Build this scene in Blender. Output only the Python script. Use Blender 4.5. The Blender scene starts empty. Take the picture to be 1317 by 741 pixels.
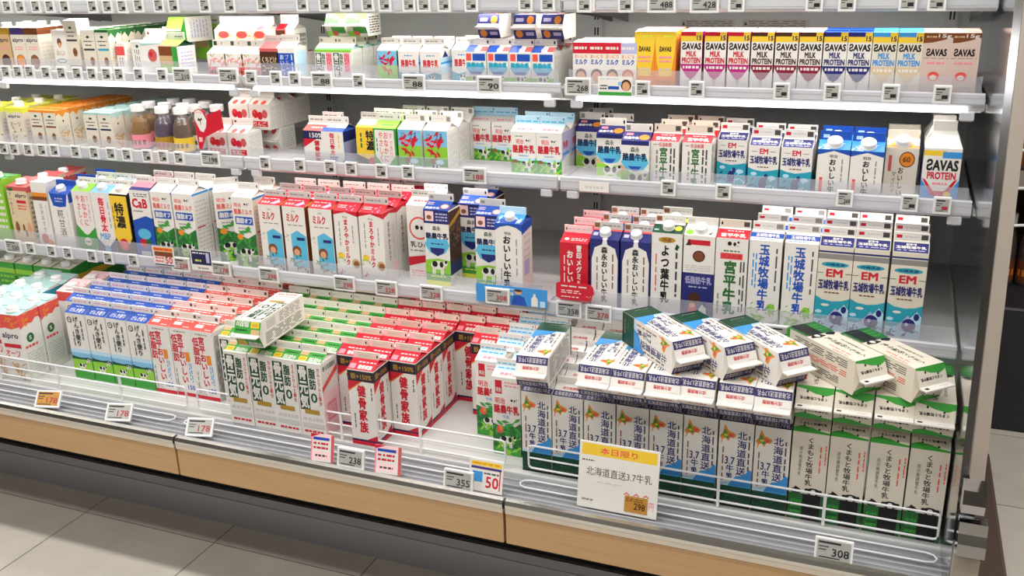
import bpy, math, random
from mathutils import Matrix, Vector
random.seed(7)
SC = bpy.context.scene
COL = SC.collection
R = math.radians
Z0 = 0.40                      # the deck of the case lies 40 cm above the floor; y = 0 is the front of the bottom deck stock

# ------------------------------------------------------------------ camera, light, exposure
CAM = Vector((-0.1613, -1.7761, Z0 + 1.0924))
FPX, IW, IH = 1233.0, 1317, 741
ROT = (Matrix.Rotation(R(22.131), 3, 'Z') @ Matrix.Rotation(R(70.981), 3, 'X') @ Matrix.Rotation(R(-1.435), 3, 'Z'))
cd = bpy.data.cameras.new('camera')
cd.sensor_fit = 'HORIZONTAL'; cd.sensor_width = 36.0; cd.lens = 36.0 * FPX / IW
cd.clip_start = 0.02; cd.clip_end = 60
cam = bpy.data.objects.new('camera', cd); COL.objects.link(cam)
cam.matrix_world = Matrix.Translation(CAM) @ ROT.to_4x4()
SC.camera = cam
SC.view_settings.view_transform = 'Standard'; SC.view_settings.look = 'None'
SC.view_settings.exposure = 0.0; SC.view_settings.gamma = 1.0; SC.view_settings.use_curve_mapping = False
world = bpy.data.worlds.new('world'); SC.world = world; world.use_nodes = True
world.node_tree.nodes['Background'].inputs['Color'].default_value = (0.93, 0.96, 1.0, 1)
world.node_tree.nodes['Background'].inputs['Strength'].default_value = 0.2
LED_FRONT, LED_UNDER, CEILING_W, CANOPY_W = 2.2, 6.5, 24.0, 6.0

def area(name, loc, sx, sy, power, rot=(0, 0, 0), col=(1, 0.98, 0.95)):
    l = bpy.data.lights.new(name, 'AREA'); l.shape = 'RECTANGLE'; l.size = sx; l.size_y = sy
    l.energy = power; l.color = col
    o = bpy.data.objects.new(name, l); o.location = loc; o.rotation_euler = rot; COL.objects.link(o)
for k, yy in enumerate((-3.4, -1.9, -0.75)):
    for j, xx in enumerate((-3.6, -1.6, 0.4)):
        area('ceiling_light', (xx, yy, 3.1), 1.6, 0.18, CEILING_W * (0.6, 0.75, 1.25)[k])
area('canopy_light', (-1.3, 0.02, 2.02), 3.4, 0.10, CANOPY_W, (R(18), 0, 0))
area('aisle_light', (1.4, 0.6, 3.1), 1.4, 0.18, 34)

def on_y(px, py, y):
    """The point (deck frame) where the sight line of a picture point meets the upright plane at depth y."""
    d = ROT @ Vector(((px - IW / 2) / FPX, -(py - IH / 2) / FPX, -1.0))
    p = CAM + d * ((y - CAM.y) / d.y)
    return Vector((p.x, p.y, p.z - Z0))
def on_z(px, py, z):
    d = ROT @ Vector(((px - IW / 2) / FPX, -(py - IH / 2) / FPX, -1.0))
    p = CAM + d * ((z + Z0 - CAM.z) / d.z)
    return Vector((p.x, p.y, z))

# ------------------------------------------------------------------ materials
def lin(h):
    h = h.lstrip('#'); v = [int(h[i:i + 2], 16) / 255 for i in (0, 2, 4)]
    return tuple(c / 12.92 if c <= 0.04045 else ((c + 0.055) / 1.055) ** 2.4 for c in v) + (1,)
MATS = {}
def principled(name, hexcol, rough=0.5, metal=0.0, spec=0.5, noise=0.0, scale=20.0, emit=0.0, stretch=None):
    if name in MATS: return MATS[name]
    m = bpy.data.materials.new(name); m.use_nodes = True
    nt = m.node_tree; b = nt.nodes['Principled BSDF']
    c = lin(hexcol)
    b.inputs['Base Color'].default_value = c
    b.inputs['Roughness'].default_value = rough; b.inputs['Metallic'].default_value = metal
    b.inputs['Specular IOR Level'].default_value = spec
    if emit:
        b.inputs['Emission Color'].default_value = c; b.inputs['Emission Strength'].default_value = emit
    if noise:
        tc = nt.nodes.new('ShaderNodeTexCoord'); n = nt.nodes.new('ShaderNodeTexNoise')
        n.inputs['Scale'].default_value = scale; n.inputs['Detail'].default_value = 3
        src = tc.outputs['Object']
        if stretch:
            mp = nt.nodes.new('ShaderNodeMapping'); mp.inputs['Scale'].default_value = stretch
            nt.links.new(src, mp.inputs['Vector']); src = mp.outputs['Vector']
        nt.links.new(src, n.inputs['Vector'])
        mx = nt.nodes.new('ShaderNodeMix'); mx.data_type = 'RGBA'
        mx.inputs[6].default_value = tuple(v * (1 - noise) for v in c[:3]) + (1,)
        mx.inputs[7].default_value = tuple(min(1, v * (1 + noise)) for v in c[:3]) + (1,)
        nt.links.new(n.outputs['Fac'], mx.inputs[0]); nt.links.new(mx.outputs[2], b.inputs['Base Color'])
    MATS[name] = m; return m
PAL = dict(W='#e4e0da', CR='#dcd4c4', K='#1c1a1c', DG='#4a4744', G2='#8c8986', LG='#c9c7c4', BL='#1f4fae', NV='#262a6e', IN='#1d2350', SK='#7fb9dc',
           LB='#3f93d6', PB='#b9dcf0', TE='#2a9db4', RD='#c81e32', SA='#e2544e', PK='#ee8fa0', PP='#f6cfd2', MG='#b3237a', OR='#e58a2c', YE='#ecc63a',
           GO='#b08a2e', GR='#3c9a3a', LI='#8cc63e', DN='#16452f', FG='#2b6b34', BR='#7a4424', DB='#4a2a1c', BE='#d8c3a0', BP='#d3bbb0', MA='#861f3a', ND='#2a2434', PU='#4a3a78', DP='#4b3550', DR='#5e4430', LV='#b9b4da',
           BW='#8a5a3a', SKN='#d9a07a', AM='#8f6428', TL='#a9c9c6', LM='#dfe24a', PH='#c65a5a', NB='#353064', TN='#c9a97c', CY='#58b4d8')
PAPER = {}
def paper(k):
    """Coated carton board printed in one ink."""
    if k not in PAPER:
        PAPER[k] = principled('carton_board_' + k, PAL[k], rough=0.42, spec=0.35, noise=0.03, scale=60)
    return PAPER[k]
M_WHITE = principled('white_enamel', '#e9eaec', 0.35, spec=0.4, noise=0.02)
M_BACK = principled('grey_back_panel', '#d6d8d8', 0.45, noise=0.04, scale=3)
M_SHELF = principled('white_shelf_board', '#c8c8c7', 0.4, noise=0.03, scale=8)
M_RAIL = principled('white_plastic_rail', '#c4c5ca', 0.28, spec=0.6, noise=0.03, scale=10)
M_STEEL = principled('brushed_steel', '#c9c8c4', 0.28, 1.0, noise=0.05, scale=30, stretch=(1, 30, 30))
M_CHROME = principled('chrome', '#a8a8aa', 0.1, 1.0, noise=0.01)
M_POST = principled('satin_aluminium', '#a1968b', 0.5, 0.15, noise=0.05, scale=12, stretch=(8, 8, 1))
M_DARK = principled('dark_recess', '#141316', 0.6, noise=0.1)
M_KICK = principled('grey_kick_panel', '#a9a7ae', 0.38, 0.2, noise=0.05, scale=6, stretch=(1, 8, 8))
M_WIRE = principled('white_coated_wire', '#e8e8ea', 0.3, spec=0.5, noise=0.02)
M_SLOT = principled('upright_slot', '#1a1a1c', 0.6, noise=0.1)
M_LCD = principled('grey_paper_display', '#a9a9a4', 0.4, noise=0.08, scale=90)
M_LCDD = principled('display_ink', '#222226', 0.4, noise=0.05)
M_LCDR = principled('display_red_ink', '#a8323c', 0.4, noise=0.05)
M_LCDO = principled('display_amber', '#b98532', 0.4, noise=0.35, scale=150)
M_TAG = principled('tag_shell', '#e4e4e4', 0.35, noise=0.02)
M_CAPW = principled('white_screw_cap', '#f2f2f2', 0.35, noise=0.02)
M_LEDF = principled('led_diffuser', '#ffffff', 0.5, noise=0, emit=LED_FRONT)
M_LEDU = principled('led_tube', '#fffaf2', 0.5, noise=0, emit=LED_UNDER)
M_LEDT = principled('bright_led_tube', '#fffaf2', 0.5, noise=0, emit=LED_UNDER * 3.0)
M_DIV = principled('smoky_divider', '#7d7c7a', 0.3, noise=0.04)

def m_clear(name, trans, haze, gl, tint):
    m = bpy.data.materials.new(name); m.use_nodes = True; nt = m.node_tree; nt.nodes.clear()
    out = nt.nodes.new('ShaderNodeOutputMaterial')
    t = nt.nodes.new('ShaderNodeBsdfTransparent'); t.inputs[0].default_value = (0.97, 0.97, 0.98, 1)
    d = nt.nodes.new('ShaderNodeBsdfDiffuse'); d.inputs[0].default_value = lin(tint)
    g = nt.nodes.new('ShaderNodeBsdfGlossy'); g.inputs['Roughness'].default_value = 0.12
    a = nt.nodes.new('ShaderNodeMixShader'); a.inputs[0].default_value = haze / (haze + trans)
    b = nt.nodes.new('ShaderNodeMixShader'); b.inputs[0].default_value = gl
    nt.links.new(t.outputs[0], a.inputs[1]); nt.links.new(d.outputs[0], a.inputs[2])
    nt.links.new(a.outputs[0], b.inputs[1]); nt.links.new(g.outputs[0], b.inputs[2])
    nt.links.new(b.outputs[0], out.inputs[0]); return m
M_GUARD = m_clear('clear_acrylic_guard', 0.74, 0.16, 0.06, '#e2e2ea')
M_LEDGE = m_clear('frosted_ledge', 0.2, 0.6, 0.12, '#a3a4a8')
M_BOTTLE = m_clear('clear_bottle', 0.85, 0.05, 0.12, '#e8e8e8')

def m_mirror():
    m = bpy.data.materials.new('polished_side_panel'); m.use_nodes = True; nt = m.node_tree
    b = nt.nodes['Principled BSDF']
    b.inputs['Base Color'].default_value = (0.5, 0.51, 0.53, 1); b.inputs['Metallic'].default_value = 1.0
    tc = nt.nodes.new('ShaderNodeTexCoord'); n = nt.nodes.new('ShaderNodeTexNoise'); n.inputs['Scale'].default_value = 4
    mr = nt.nodes.new('ShaderNodeMapRange'); mr.inputs['To Min'].default_value = 0.04; mr.inputs['To Max'].default_value = 0.2
    nt.links.new(tc.outputs['Object'], n.inputs['Vector']); nt.links.new(n.outputs['Fac'], mr.inputs['Value'])
    nt.links.new(mr.outputs[0], b.inputs['Roughness']); return m
M_MIRROR = m_mirror()

def m_tiles():
    m = bpy.data.materials.new('stone_floor_tiles'); m.use_nodes = True; nt = m.node_tree; b = nt.nodes['Principled BSDF']
    tc = nt.nodes.new('ShaderNodeTexCoord'); mp = nt.nodes.new('ShaderNodeMapping')
    mp.inputs['Location'].default_value = (2.236 + 0.455 * 8, 0.455 * 8 - 0.911, 0)
    br = nt.nodes.new('ShaderNodeTexBrick')
    br.offset = 0.0; br.squash = 1.0
    br.inputs['Scale'].default_value = 1.0; br.inputs['Brick Width'].default_value = 0.455; br.inputs['Row Height'].default_value = 0.455
    br.inputs['Mortar Size'].default_value = 0.0022; br.inputs['Mortar Smooth'].default_value = 0.1
    br.inputs['Color1'].default_value = lin('#cdc6ba'); br.inputs['Color2'].default_value = lin('#c8c1b5'); br.inputs['Mortar'].default_value = lin('#857c72')
    n = nt.nodes.new('ShaderNodeTexNoise'); n.inputs['Scale'].default_value = 6; n.inputs['Detail'].default_value = 8; n.inputs['Roughness'].default_value = 0.65
    mr = nt.nodes.new('ShaderNodeMapRange'); mr.inputs['To Min'].default_value = 0.78; mr.inputs['To Max'].default_value = 1.18
    mx = nt.nodes.new('ShaderNodeMix'); mx.data_type = 'RGBA'; mx.blend_type = 'MULTIPLY'; mx.inputs[0].default_value = 1
    nt.links.new(tc.outputs['Object'], mp.inputs['Vector']); nt.links.new(mp.outputs[0], br.inputs['Vector'])
    nt.links.new(tc.outputs['Object'], n.inputs['Vector']); nt.links.new(n.outputs['Fac'], mr.inputs['Value'])
    nt.links.new(br.outputs['Color'], mx.inputs[6]); nt.links.new(mr.outputs[0], mx.inputs[7])
    nt.links.new(mx.outputs[2], b.inputs['Base Color']); b.inputs['Roughness'].default_value = 0.42
    return m
M_FLOOR = m_tiles()

def m_wood():
    m = bpy.data.materials.new('light_wood_laminate'); m.use_nodes = True; nt = m.node_tree; b = nt.nodes['Principled BSDF']
    tc = nt.nodes.new('ShaderNodeTexCoord'); mp = nt.nodes.new('ShaderNodeMapping'); mp.inputs['Scale'].default_value = (1.2, 20, 60)
    n = nt.nodes.new('ShaderNodeTexNoise'); n.inputs['Scale'].default_value = 3; n.inputs['Detail'].default_value = 6
    cr = nt.nodes.new('ShaderNodeValToRGB')
    cr.color_ramp.elements[0].color = lin('#b08a5e'); cr.color_ramp.elements[1].color = lin('#c8a478')
    nt.links.new(tc.outputs['Object'], mp.inputs['Vector']); nt.links.new(mp.outputs[0], n.inputs['Vector'])
    nt.links.new(n.outputs['Fac'], cr.inputs['Fac']); nt.links.new(cr.outputs[0], b.inputs['Base Color'])
    b.inputs['Roughness'].default_value = 0.45; return m
M_WOOD = m_wood()

# ------------------------------------------------------------------ object helpers
LABELS = {}
def tag(o, label, cat, group=None):
    n = len(label.split())
    if not 4 <= n <= 16: print('LABEL LENGTH', n, label)
    if label in LABELS: print('SAME LABEL', label)
    LABELS[label] = o.name
    o['label'] = label; o['category'] = cat
    if group: o['group'] = group
    return o
def link(name, me, parent=None):
    o = bpy.data.objects.new(name, me); COL.objects.link(o)
    if parent is not None: o.parent = parent
    return o
def empty(name, loc=(0, 0, 0), rot=(0, 0, 0)):
    o = bpy.data.objects.new(name, None); COL.objects.link(o)
    o.empty_display_size = 0.03; o.location = loc; o.rotation_euler = rot
    return o
class MB:
    """Collects geometry with one material per face."""
    def __init__(s): s.v = []; s.f = []; s.m = []; s.mats = []
    def mi(s, m):
        if m not in s.mats: s.mats.append(m)
        return s.mats.index(m)
    def poly(s, pts, m):
        b = len(s.v); s.v += [tuple(p) for p in pts]; s.f.append(tuple(range(b, b + len(pts)))); s.m.append(s.mi(m)); return s
    def mesh(s, pts, faces, m):
        b = len(s.v); s.v += [tuple(p) for p in pts]; k = s.mi(m)
        for f in faces: s.f.append(tuple(i + b for i in f)); s.m.append(k)
        return s
    def box(s, x0, y0, z0, x1, y1, z1, m, bev=0.0):
        if bev <= 0:
            p = [(x0, y0, z0), (x1, y0, z0), (x1, y1, z0), (x0, y1, z0), (x0, y0, z1), (x1, y0, z1), (x1, y1, z1), (x0, y1, z1)]
            return s.mesh(p, [(3, 2, 1, 0), (4, 5, 6, 7), (0, 1, 5, 4), (1, 2, 6, 5), (2, 3, 7, 6), (3, 0, 4, 7)], m)
        b = bev; p = []
        for z, i in ((z0, b), (z0 + b, 0), (z1 - b, 0), (z1, b)):
            p += [(x0 + i, y0 + i, z), (x1 - i, y0 + i, z), (x1 - i, y1 - i, z), (x0 + i, y1 - i, z)]
        f = [(3, 2, 1, 0), (12, 13, 14, 15)]
        for r in range(3):
            for k in range(4):
                a, c = r * 4 + k, r * 4 + (k + 1) % 4
                f.append((a, c, c + 4, a + 4))
        return s.mesh(p, f, m)
    def prism(s, prof, x0, x1, m, caps=True):
        """profile of (y, z) swept along x"""
        n = len(prof)
        p = [(x0, y, z) for y, z in prof] + [(x1, y, z) for y, z in prof]
        f = [(i, (i + 1) % n, (i + 1) % n + n, i + n) for i in range(n)]
        if caps: f += [tuple(range(n - 1, -1, -1)), tuple(range(n, 2 * n))]
        return s.mesh(p, f, m)
    def tube(s, pts, r, m, seg=8, closed=False):
        pts = [Vector(p) for p in pts]; n = len(pts); V = []; F = []
        for i, p in enumerate(pts):
            a = pts[(i - 1) % n] if (closed or i > 0) else p
            c = pts[(i + 1) % n] if (closed or i < n - 1) else p
            t = (c - a).normalized(); up = Vector((0, 0, 1)) if abs(t.z) < 0.9 else Vector((1, 0, 0))
            u = t.cross(up).normalized(); w = u.cross(t)
            for k in range(seg):
                an = 2 * math.pi * k / seg; V.append(p + u * (r * math.cos(an)) + w * (r * math.sin(an)))
        for i in range(n if closed else n - 1):
            for k in range(seg):
                a = i * seg + k; b = i * seg + (k + 1) % seg; j = ((i + 1) % n) * seg
                F.append((a, b, j + (k + 1) % seg, j + k))
        if not closed: F += [tuple(range(seg - 1, -1, -1)), tuple(range((n - 1) * seg, n * seg))]
        return s.mesh(V, F, m)
    def lathe(s, prof, m, seg=16, c=(0, 0, 0), ax=None):
        """profile of (r, z); ax: optional 3x3 to turn it"""
        V = []; F = []
        for r, z in prof:
            for k in range(seg):
                a = 2 * math.pi * k / seg; v = Vector((r * math.cos(a), r * math.sin(a), z))
                if ax is not None: v = ax @ v
                V.append(v + Vector(c))
        for i in range(len(prof) - 1):
            for k in range(seg):
                F.append((i * seg + k, i * seg + (k + 1) % seg, (i + 1) * seg + (k + 1) % seg, (i + 1) * seg + k))
        F += [tuple(range(seg - 1, -1, -1)), tuple(range((len(prof) - 1) * seg, len(prof) * seg))]
        return s.mesh(V, F, m)
    def data(s, name):
        me = bpy.data.meshes.new(name); me.from_pydata(s.v, [], s.f)
        for m in s.mats: me.materials.append(m)
        me.polygons.foreach_set('material_index', s.m); me.update(); return me
    def build(s, name, parent=None): return link(name, s.data(name), parent)
def setting(o):
    o['kind'] = 'structure'; return o

# ------------------------------------------------------------------ lettering and printed art
_fc = bpy.data.curves.new('lettering', 'FONT'); _fc.resolution_u = 2
_fo = bpy.data.objects.new('lettering', _fc); COL.objects.link(_fo)
_G = {}
def glyphs(text, bold):
    k = (text, bold)
    if k not in _G:
        _fc.body = text
        dg = bpy.context.evaluated_depsgraph_get(); dg.update()
        e = _fo.evaluated_get(dg); me = e.to_mesh()
        V = [(v.co.x, v.co.y) for v in me.vertices]; F = [tuple(p.vertices) for p in me.polygons]; e.to_mesh_clear()
        n = len(V); q = {0: 0, 1: .016, 2: .034}[int(bold)]
        offs = ((-q, -q), (q, -q), (q, q), (-q, q)) if bold else ((0, 0),)
        _G[k] = ([(x + dx, y + dy) for dx, dy in offs for x, y in V], [tuple(i + n * j for i in f) for j in range(len(offs)) for f in F], n)
    return _G[k]
EPS = 0.00005
class Face:
    """A printed panel: origin, width vector, height vector; draws flat ink shapes a hair above the board."""
    def __init__(s, mb, O, U, V):
        s.mb = mb; s.O = Vector(O); s.U = Vector(U); s.V = Vector(V); s.N = s.U.cross(s.V).normalized(); s.k = 0
    def P(s, u, v, dk=0.0): return s.O + s.U * u + s.V * v + s.N * (EPS * (s.k + dk))
    def C(s, u, v): return s.P(min(1, max(0, u)), min(1, max(0, v)))
    def draw(s, ops):
        for op in ops:
            s.k += 1; c = op[0]
            if c == 'r': _, u0, v0, u1, v1, m = op; s.mb.poly([s.P(u0, v0), s.P(u1, v0), s.P(u1, v1), s.P(u0, v1)], paper(m))
            elif c == 'p': s.mb.poly([s.P(u, v) for u, v in op[1]], paper(op[2]))
            elif c == 'e':
                _, cu, cv, ru, rv, m = op
                s.mb.poly([s.C(cu + ru * math.cos(a * math.pi / 9), cv + rv * math.sin(a * math.pi / 9)) for a in range(18)], paper(m))
            elif c == 't':
                _, tx, u0, v0, u1, v1, m = op[:7]; s.text(tx, u0, v0, u1, v1, m, len(op) < 8 or op[7])
            elif c == 'v':
                _, tx, u, vt, vb, w, m = op[:7]; h = (vt - vb) / len(tx)
                for i, ch in enumerate(tx):
                    vs, fs, gn = glyphs(ch, len(op) < 8 or op[7]); b = vt - h * (i + 1)
                    s.mb.mesh([s.P(u - w / 2 + x * w * 0.98, max(.003, b + (y + 0.16) * h * 0.98), .22 * (j // gn)) for j, (x, y) in enumerate(vs)], fs, paper(m)) if gn else None
                s.k += .8
            elif c == 'm':
                _, u0, v0, u1, v1, n, m = op[:7]; vert = len(op) > 7
                rnd = random.Random(int((u0 * 97 + v0 * 31 + n) * 1000))
                for i in range(n):
                    a = 0.0
                    while a < 0.95:
                        l = rnd.uniform(0.1, 0.3); e = min(1, a + l)
                        lo, hi = (i + 0.25) / n, (i + 0.72) / n
                        if vert: q = (u0 + (u1 - u0) * lo, v1 - (v1 - v0) * e, u0 + (u1 - u0) * hi, v1 - (v1 - v0) * a)
                        else: q = (u0 + (u1 - u0) * a, v0 + (v1 - v0) * lo, u0 + (u1 - u0) * e, v0 + (v1 - v0) * hi)
                        s.mb.poly([s.P(q[0], q[1]), s.P(q[2], q[1]), s.P(q[2], q[3]), s.P(q[0], q[3])], paper(m))
                        a = e + rnd.uniform(0.03, 0.09)
            elif c == 'cow':
                _, cu, cv, w = op; asp = s.U.length / s.V.length; h = w * asp
                def E(x, y, rx, ry, m):
                    s.k += .2; s.mb.poly([s.C(cu + w * (x + rx * math.cos(a * math.pi / 7)), cv + h * (y + ry * math.sin(a * math.pi / 7))) for a in range(14)], paper(m))
                for lx in (-0.3, -0.2, 0.18, 0.28): E(lx, -0.34, 0.045, 0.2, 'W')
                E(0, 0, 0.42, 0.24, 'W'); s.k += 1
                E(-0.18, 0.06, 0.16, 0.17, 'K'); E(0.2, 0.04, 0.11, 0.16, 'K'); s.k += 1
                E(0.44, 0.14, 0.13, 0.15, 'W'); s.k += 1; E(0.47, 0.2, 0.08, 0.09, 'K'); E(0.42, -0.12, 0.05, 0.06, 'PK')
            elif c == 'leaf':
                _, cu, cv, w, m, n = op; asp = s.U.length / s.V.length; rnd = random.Random(n)
                for i in range(n):
                    a = rnd.uniform(0, 6.28); x = cu + rnd.uniform(-1, 1) * w; y = cv + rnd.uniform(-1, 1) * w * asp; l = w * 0.45; s.k += .2
                    s.mb.poly([s.C(x, y), s.C(x + l * math.cos(a) - .3 * l * math.sin(a), y + asp * l * (math.sin(a) + .3 * math.cos(a))),
                               s.C(x + 1.7 * l * math.cos(a), y + 1.7 * asp * l * math.sin(a)),
                               s.C(x + l * math.cos(a) + .3 * l * math.sin(a), y + asp * l * (math.sin(a) - .3 * math.cos(a)))], paper(m))
        return s
    def text(s, tx, u0, v0, u1, v1, m, bold=True, mat=None):
        vs, fs, gn = glyphs(tx, bold)
        if not vs: return
        a, b = min(x for x, y in vs), max(x for x, y in vs); c, d = min(y for x, y in vs), max(y for x, y in vs)
        s.mb.mesh([s.P(u0 + (u1 - u0) * (x - a) / max(b - a, 1e-6), v0 + (v1 - v0) * (y - c) / max(d - c, 1e-6), .22 * (j // gn)) for j, (x, y) in enumerate(vs)], fs, mat or paper(m))
        s.k += .8

# ------------------------------------------------------------------ carton builders: each returns {part name: mesh}
def gable_carton(d):
    w, dp, h = d['w'], d.get('d', d['w']), d['h']
    x, y = w / 2, dp / 2
    rise, fin = d.get('rise', 0.015), d.get('fin', 0.017)
    base = paper(d.get('base', 'W')); roofm = paper(d.get('roofbase', d.get('base', 'W'))); sidem = paper(d.get('sidebase', d.get('base', 'W')))
    mb = MB()
    mb.mesh([(-x, -y, 0), (x, -y, 0), (x, y, 0), (-x, y, 0), (-x, -y, h), (x, -y, h), (x, y, h), (-x, y, h)], [(3, 2, 1, 0), (0, 1, 5, 4), (2, 3, 7, 6)], base)
    mb.mesh([(x, -y, 0), (x, y, 0), (x, y, h), (x, -y, h), (-x, y, 0), (-x, -y, 0), (-x, -y, h), (-x, y, h)], [(0, 1, 2, 3), (4, 5, 6, 7)], sidem)
    Face(mb, (-x, -y, 0), (w, 0, 0), (0, 0, h)).draw(d.get('front', []))
    Face(mb, (x, -y, 0), (0, dp, 0), (0, 0, h)).draw(d.get('right', d.get('side', [])))
    Face(mb, (-x, y, 0), (0, -dp, 0), (0, 0, h)).draw(d.get('left', d.get('side', [])))
    if d.get('backart'): Face(mb, (x, y, 0), (-w, 0, 0), (0, 0, h)).draw(d['front'])
    t = MB(); e = 0.0015; zt = h + rise; ins = 0.012
    xr = x if 'finw' not in d else x * d['finw']
    t.poly([(-x, -y, h), (x, -y, h), (xr, -e, zt), (-xr, -e, zt)], roofm); t.poly([(x, y, h), (-x, y, h), (-xr, e, zt), (xr, e, zt)], roofm)
    for s in (1, -1):
        sm = paper(d.get('gablecol', d.get('roofbase', d.get('base', 'W'))))
        a, b, c = (s * x, -y, h), (s * x, y, h), (s * (min(x - ins, xr - .004)), 0, zt - 0.001)
        rf, rb = (s * xr, -e, zt), (s * xr, e, zt)
        for tri in ((a, b, c), (a, c, rf), (b, rb, c)): t.poly(tri if s > 0 else tri[::-1], sm)
    fm = paper(d.get('finbase', 'W')); fx = x * d.get('finw', 0.985)
    t.mesh([(-fx, -e, zt), (fx, -e, zt), (fx, e, zt), (-fx, e, zt), (-fx, -e, zt + fin), (fx, -e, zt + fin), (fx, e, zt + fin), (-fx, e, zt + fin)],
           [(4, 5, 6, 7), (0, 1, 5, 4), (1, 2, 6, 5), (2, 3, 7, 6), (3, 0, 4, 7)], fm)
    Face(t, (-x, -y, h), (w, 0, 0), (0, y - e, rise)).draw(d.get('roof', []))
    Face(t, (x, y, h), (-w, 0, 0), (0, -(y - e), rise)).draw(d.get('roof', []))
    Face(t, (-fx, -e, zt), (2 * fx, 0, 0), (0, 0, fin)).draw(d.get('fins', []))
    Face(t, (fx, e, zt), (-2 * fx, 0, 0), (0, 0, fin)).draw(d.get('fins', []))
    parts = {'body': mb.data('body'), 'gable_top': t.data('gable_top')}
    if d.get('cap'):
        c = MB(); n = Vector((0, -rise, y)).normalized(); up = Vector((1, 0, 0))
        ax = Matrix((up, n.cross(up), n)).transposed(); r = d['cap']
        c.lathe([(r * 1.05, -0.002), (r * 1.05, 0.002), (r, 0.003), (r, 0.011), (r * 0.9, 0.013)], M_CAPW, 18, (d.get('capu', 0.0), -y * 0.5, h + rise * 0.5), ax)
        parts['cap'] = c.data('cap')
    return parts
def brick_carton(d):
    w, dp, h = d['w'], d.get('d', d['w']), d['h']; x, y = w / 2, dp / 2
    slope = d.get('slope', 0.0)           # back edge higher than the front edge
    base = paper(d.get('base', 'W')); mb = MB()
    P = [(-x, -y, 0), (x, -y, 0), (x, y, 0), (-x, y, 0), (-x, -y, h), (x, -y, h), (x, y, h + slope), (-x, y, h + slope)]
    mb.mesh(P, [(3, 2, 1, 0), (0, 1, 5, 4), (1, 2, 6, 5), (2, 3, 7, 6), (3, 0, 4, 7)], base)
    Face(mb, (-x, -y, 0), (w, 0, 0), (0, 0, h)).draw(d.get('front', []))
    Face(mb, (x, -y, 0), (0, dp, 0), (0, 0, h)).draw(d.get('right', d.get('side', [])))
    Face(mb, (-x, y, 0), (0, -dp, 0), (0, 0, h)).draw(d.get('left', d.get('side', [])))
    t = MB(); tm = paper(d.get('topcol', d.get('base', 'W')))
    t.poly([P[4], P[5], P[6], P[7]], tm)
    zc = h + slope / 2
    t.box(-x, -0.004, zc - 0.001, x, 0.004, zc + 0.0016, tm)
    Face(t, P[4], (w, 0, 0), (0, dp, slope)).draw(d.get('toparts', []))
    parts = {'body': mb.data('body'), 'folded_top': t.data('folded_top')}
    if d.get('cap'):
        c = MB(); r = d['cap']
        c.lathe([(r * 1.15, 0), (r * 1.15, 0.003), (r, 0.004), (r, 0.012), (r * 0.9, 0.014)], M_CAPW, 16, (d.get('capu', 0), -y * 0.35, h + slope * 0.32))
        parts['cap'] = c.data('cap')
    return parts
def bottle(d):
    g = MB()
    g.lathe([(0.024, 0), (0.027, 0.003), (0.027, 0.062), (0.024, 0.08), (0.017, 0.1), (0.0165, 0.112)], M_BOTTLE, 18)
    q = MB(); q.lathe([(0.0255, 0.002), (0.0256, 0.062), (0.0225, 0.08), (0.018, 0.092)], paper(d['base']), 18)
    l = MB(); l.lathe([(0.0273, 0.008), (0.0273, 0.045)], paper(d['label']), 18)
    for k in range(5):
        a = -math.pi / 2 + (k - 2) * 0.45
        l.mesh([(0.0276 * math.cos(b), 0.0276 * math.sin(b), z) for b in (a - 0.13, a + 0.13) for z in (0.018, 0.03)], [(0, 2, 3, 1)], paper(d['ink']))
    c = MB(); c.lathe([(0.0185, 0.108), (0.0188, 0.11), (0.0188, 0.124), (0.0175, 0.126)], M_CAPW, 18)
    return {'glass_body': g.data('glass_body'), 'drink': q.data('drink'), 'paper_label': l.data('paper_label'), 'lid': c.data('lid')}
BUILD = {'g': gable_carton, 'b': brick_carton, 'o': bottle}

# ------------------------------------------------------------------ the designs printed on the cartons
HOK = [(0.02, .82), (.1, .86), (.16, .96), (.27, .89), (.42, .87), (.5, .85), (.44, .81), (.33, .815), (.27, .765), (.2, .8), (.12, .79), (.1, .76), (.05, .73), (.08, .785)]
def fins(ink='G2', dot='K', dx=.92): return [('m', .08, .3, .7, .7, 1, ink), ('e', dx, .5, .022, .16, dot)]
W1 = .0690
D = {}
def design(key, kind, name, cat, desc, **k): D[key] = dict(kind=kind, name=name, cat=cat, desc=desc, **k)
G1 = dict(w=W1, h=.195)
micro_side = [('m', .08, .06, .5, .94, 8, 'DG', 1), ('m', .56, .1, .92, .6, 6, 'G2', 1), ('r', .58, .7, .9, .9, 'LG')]

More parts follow.
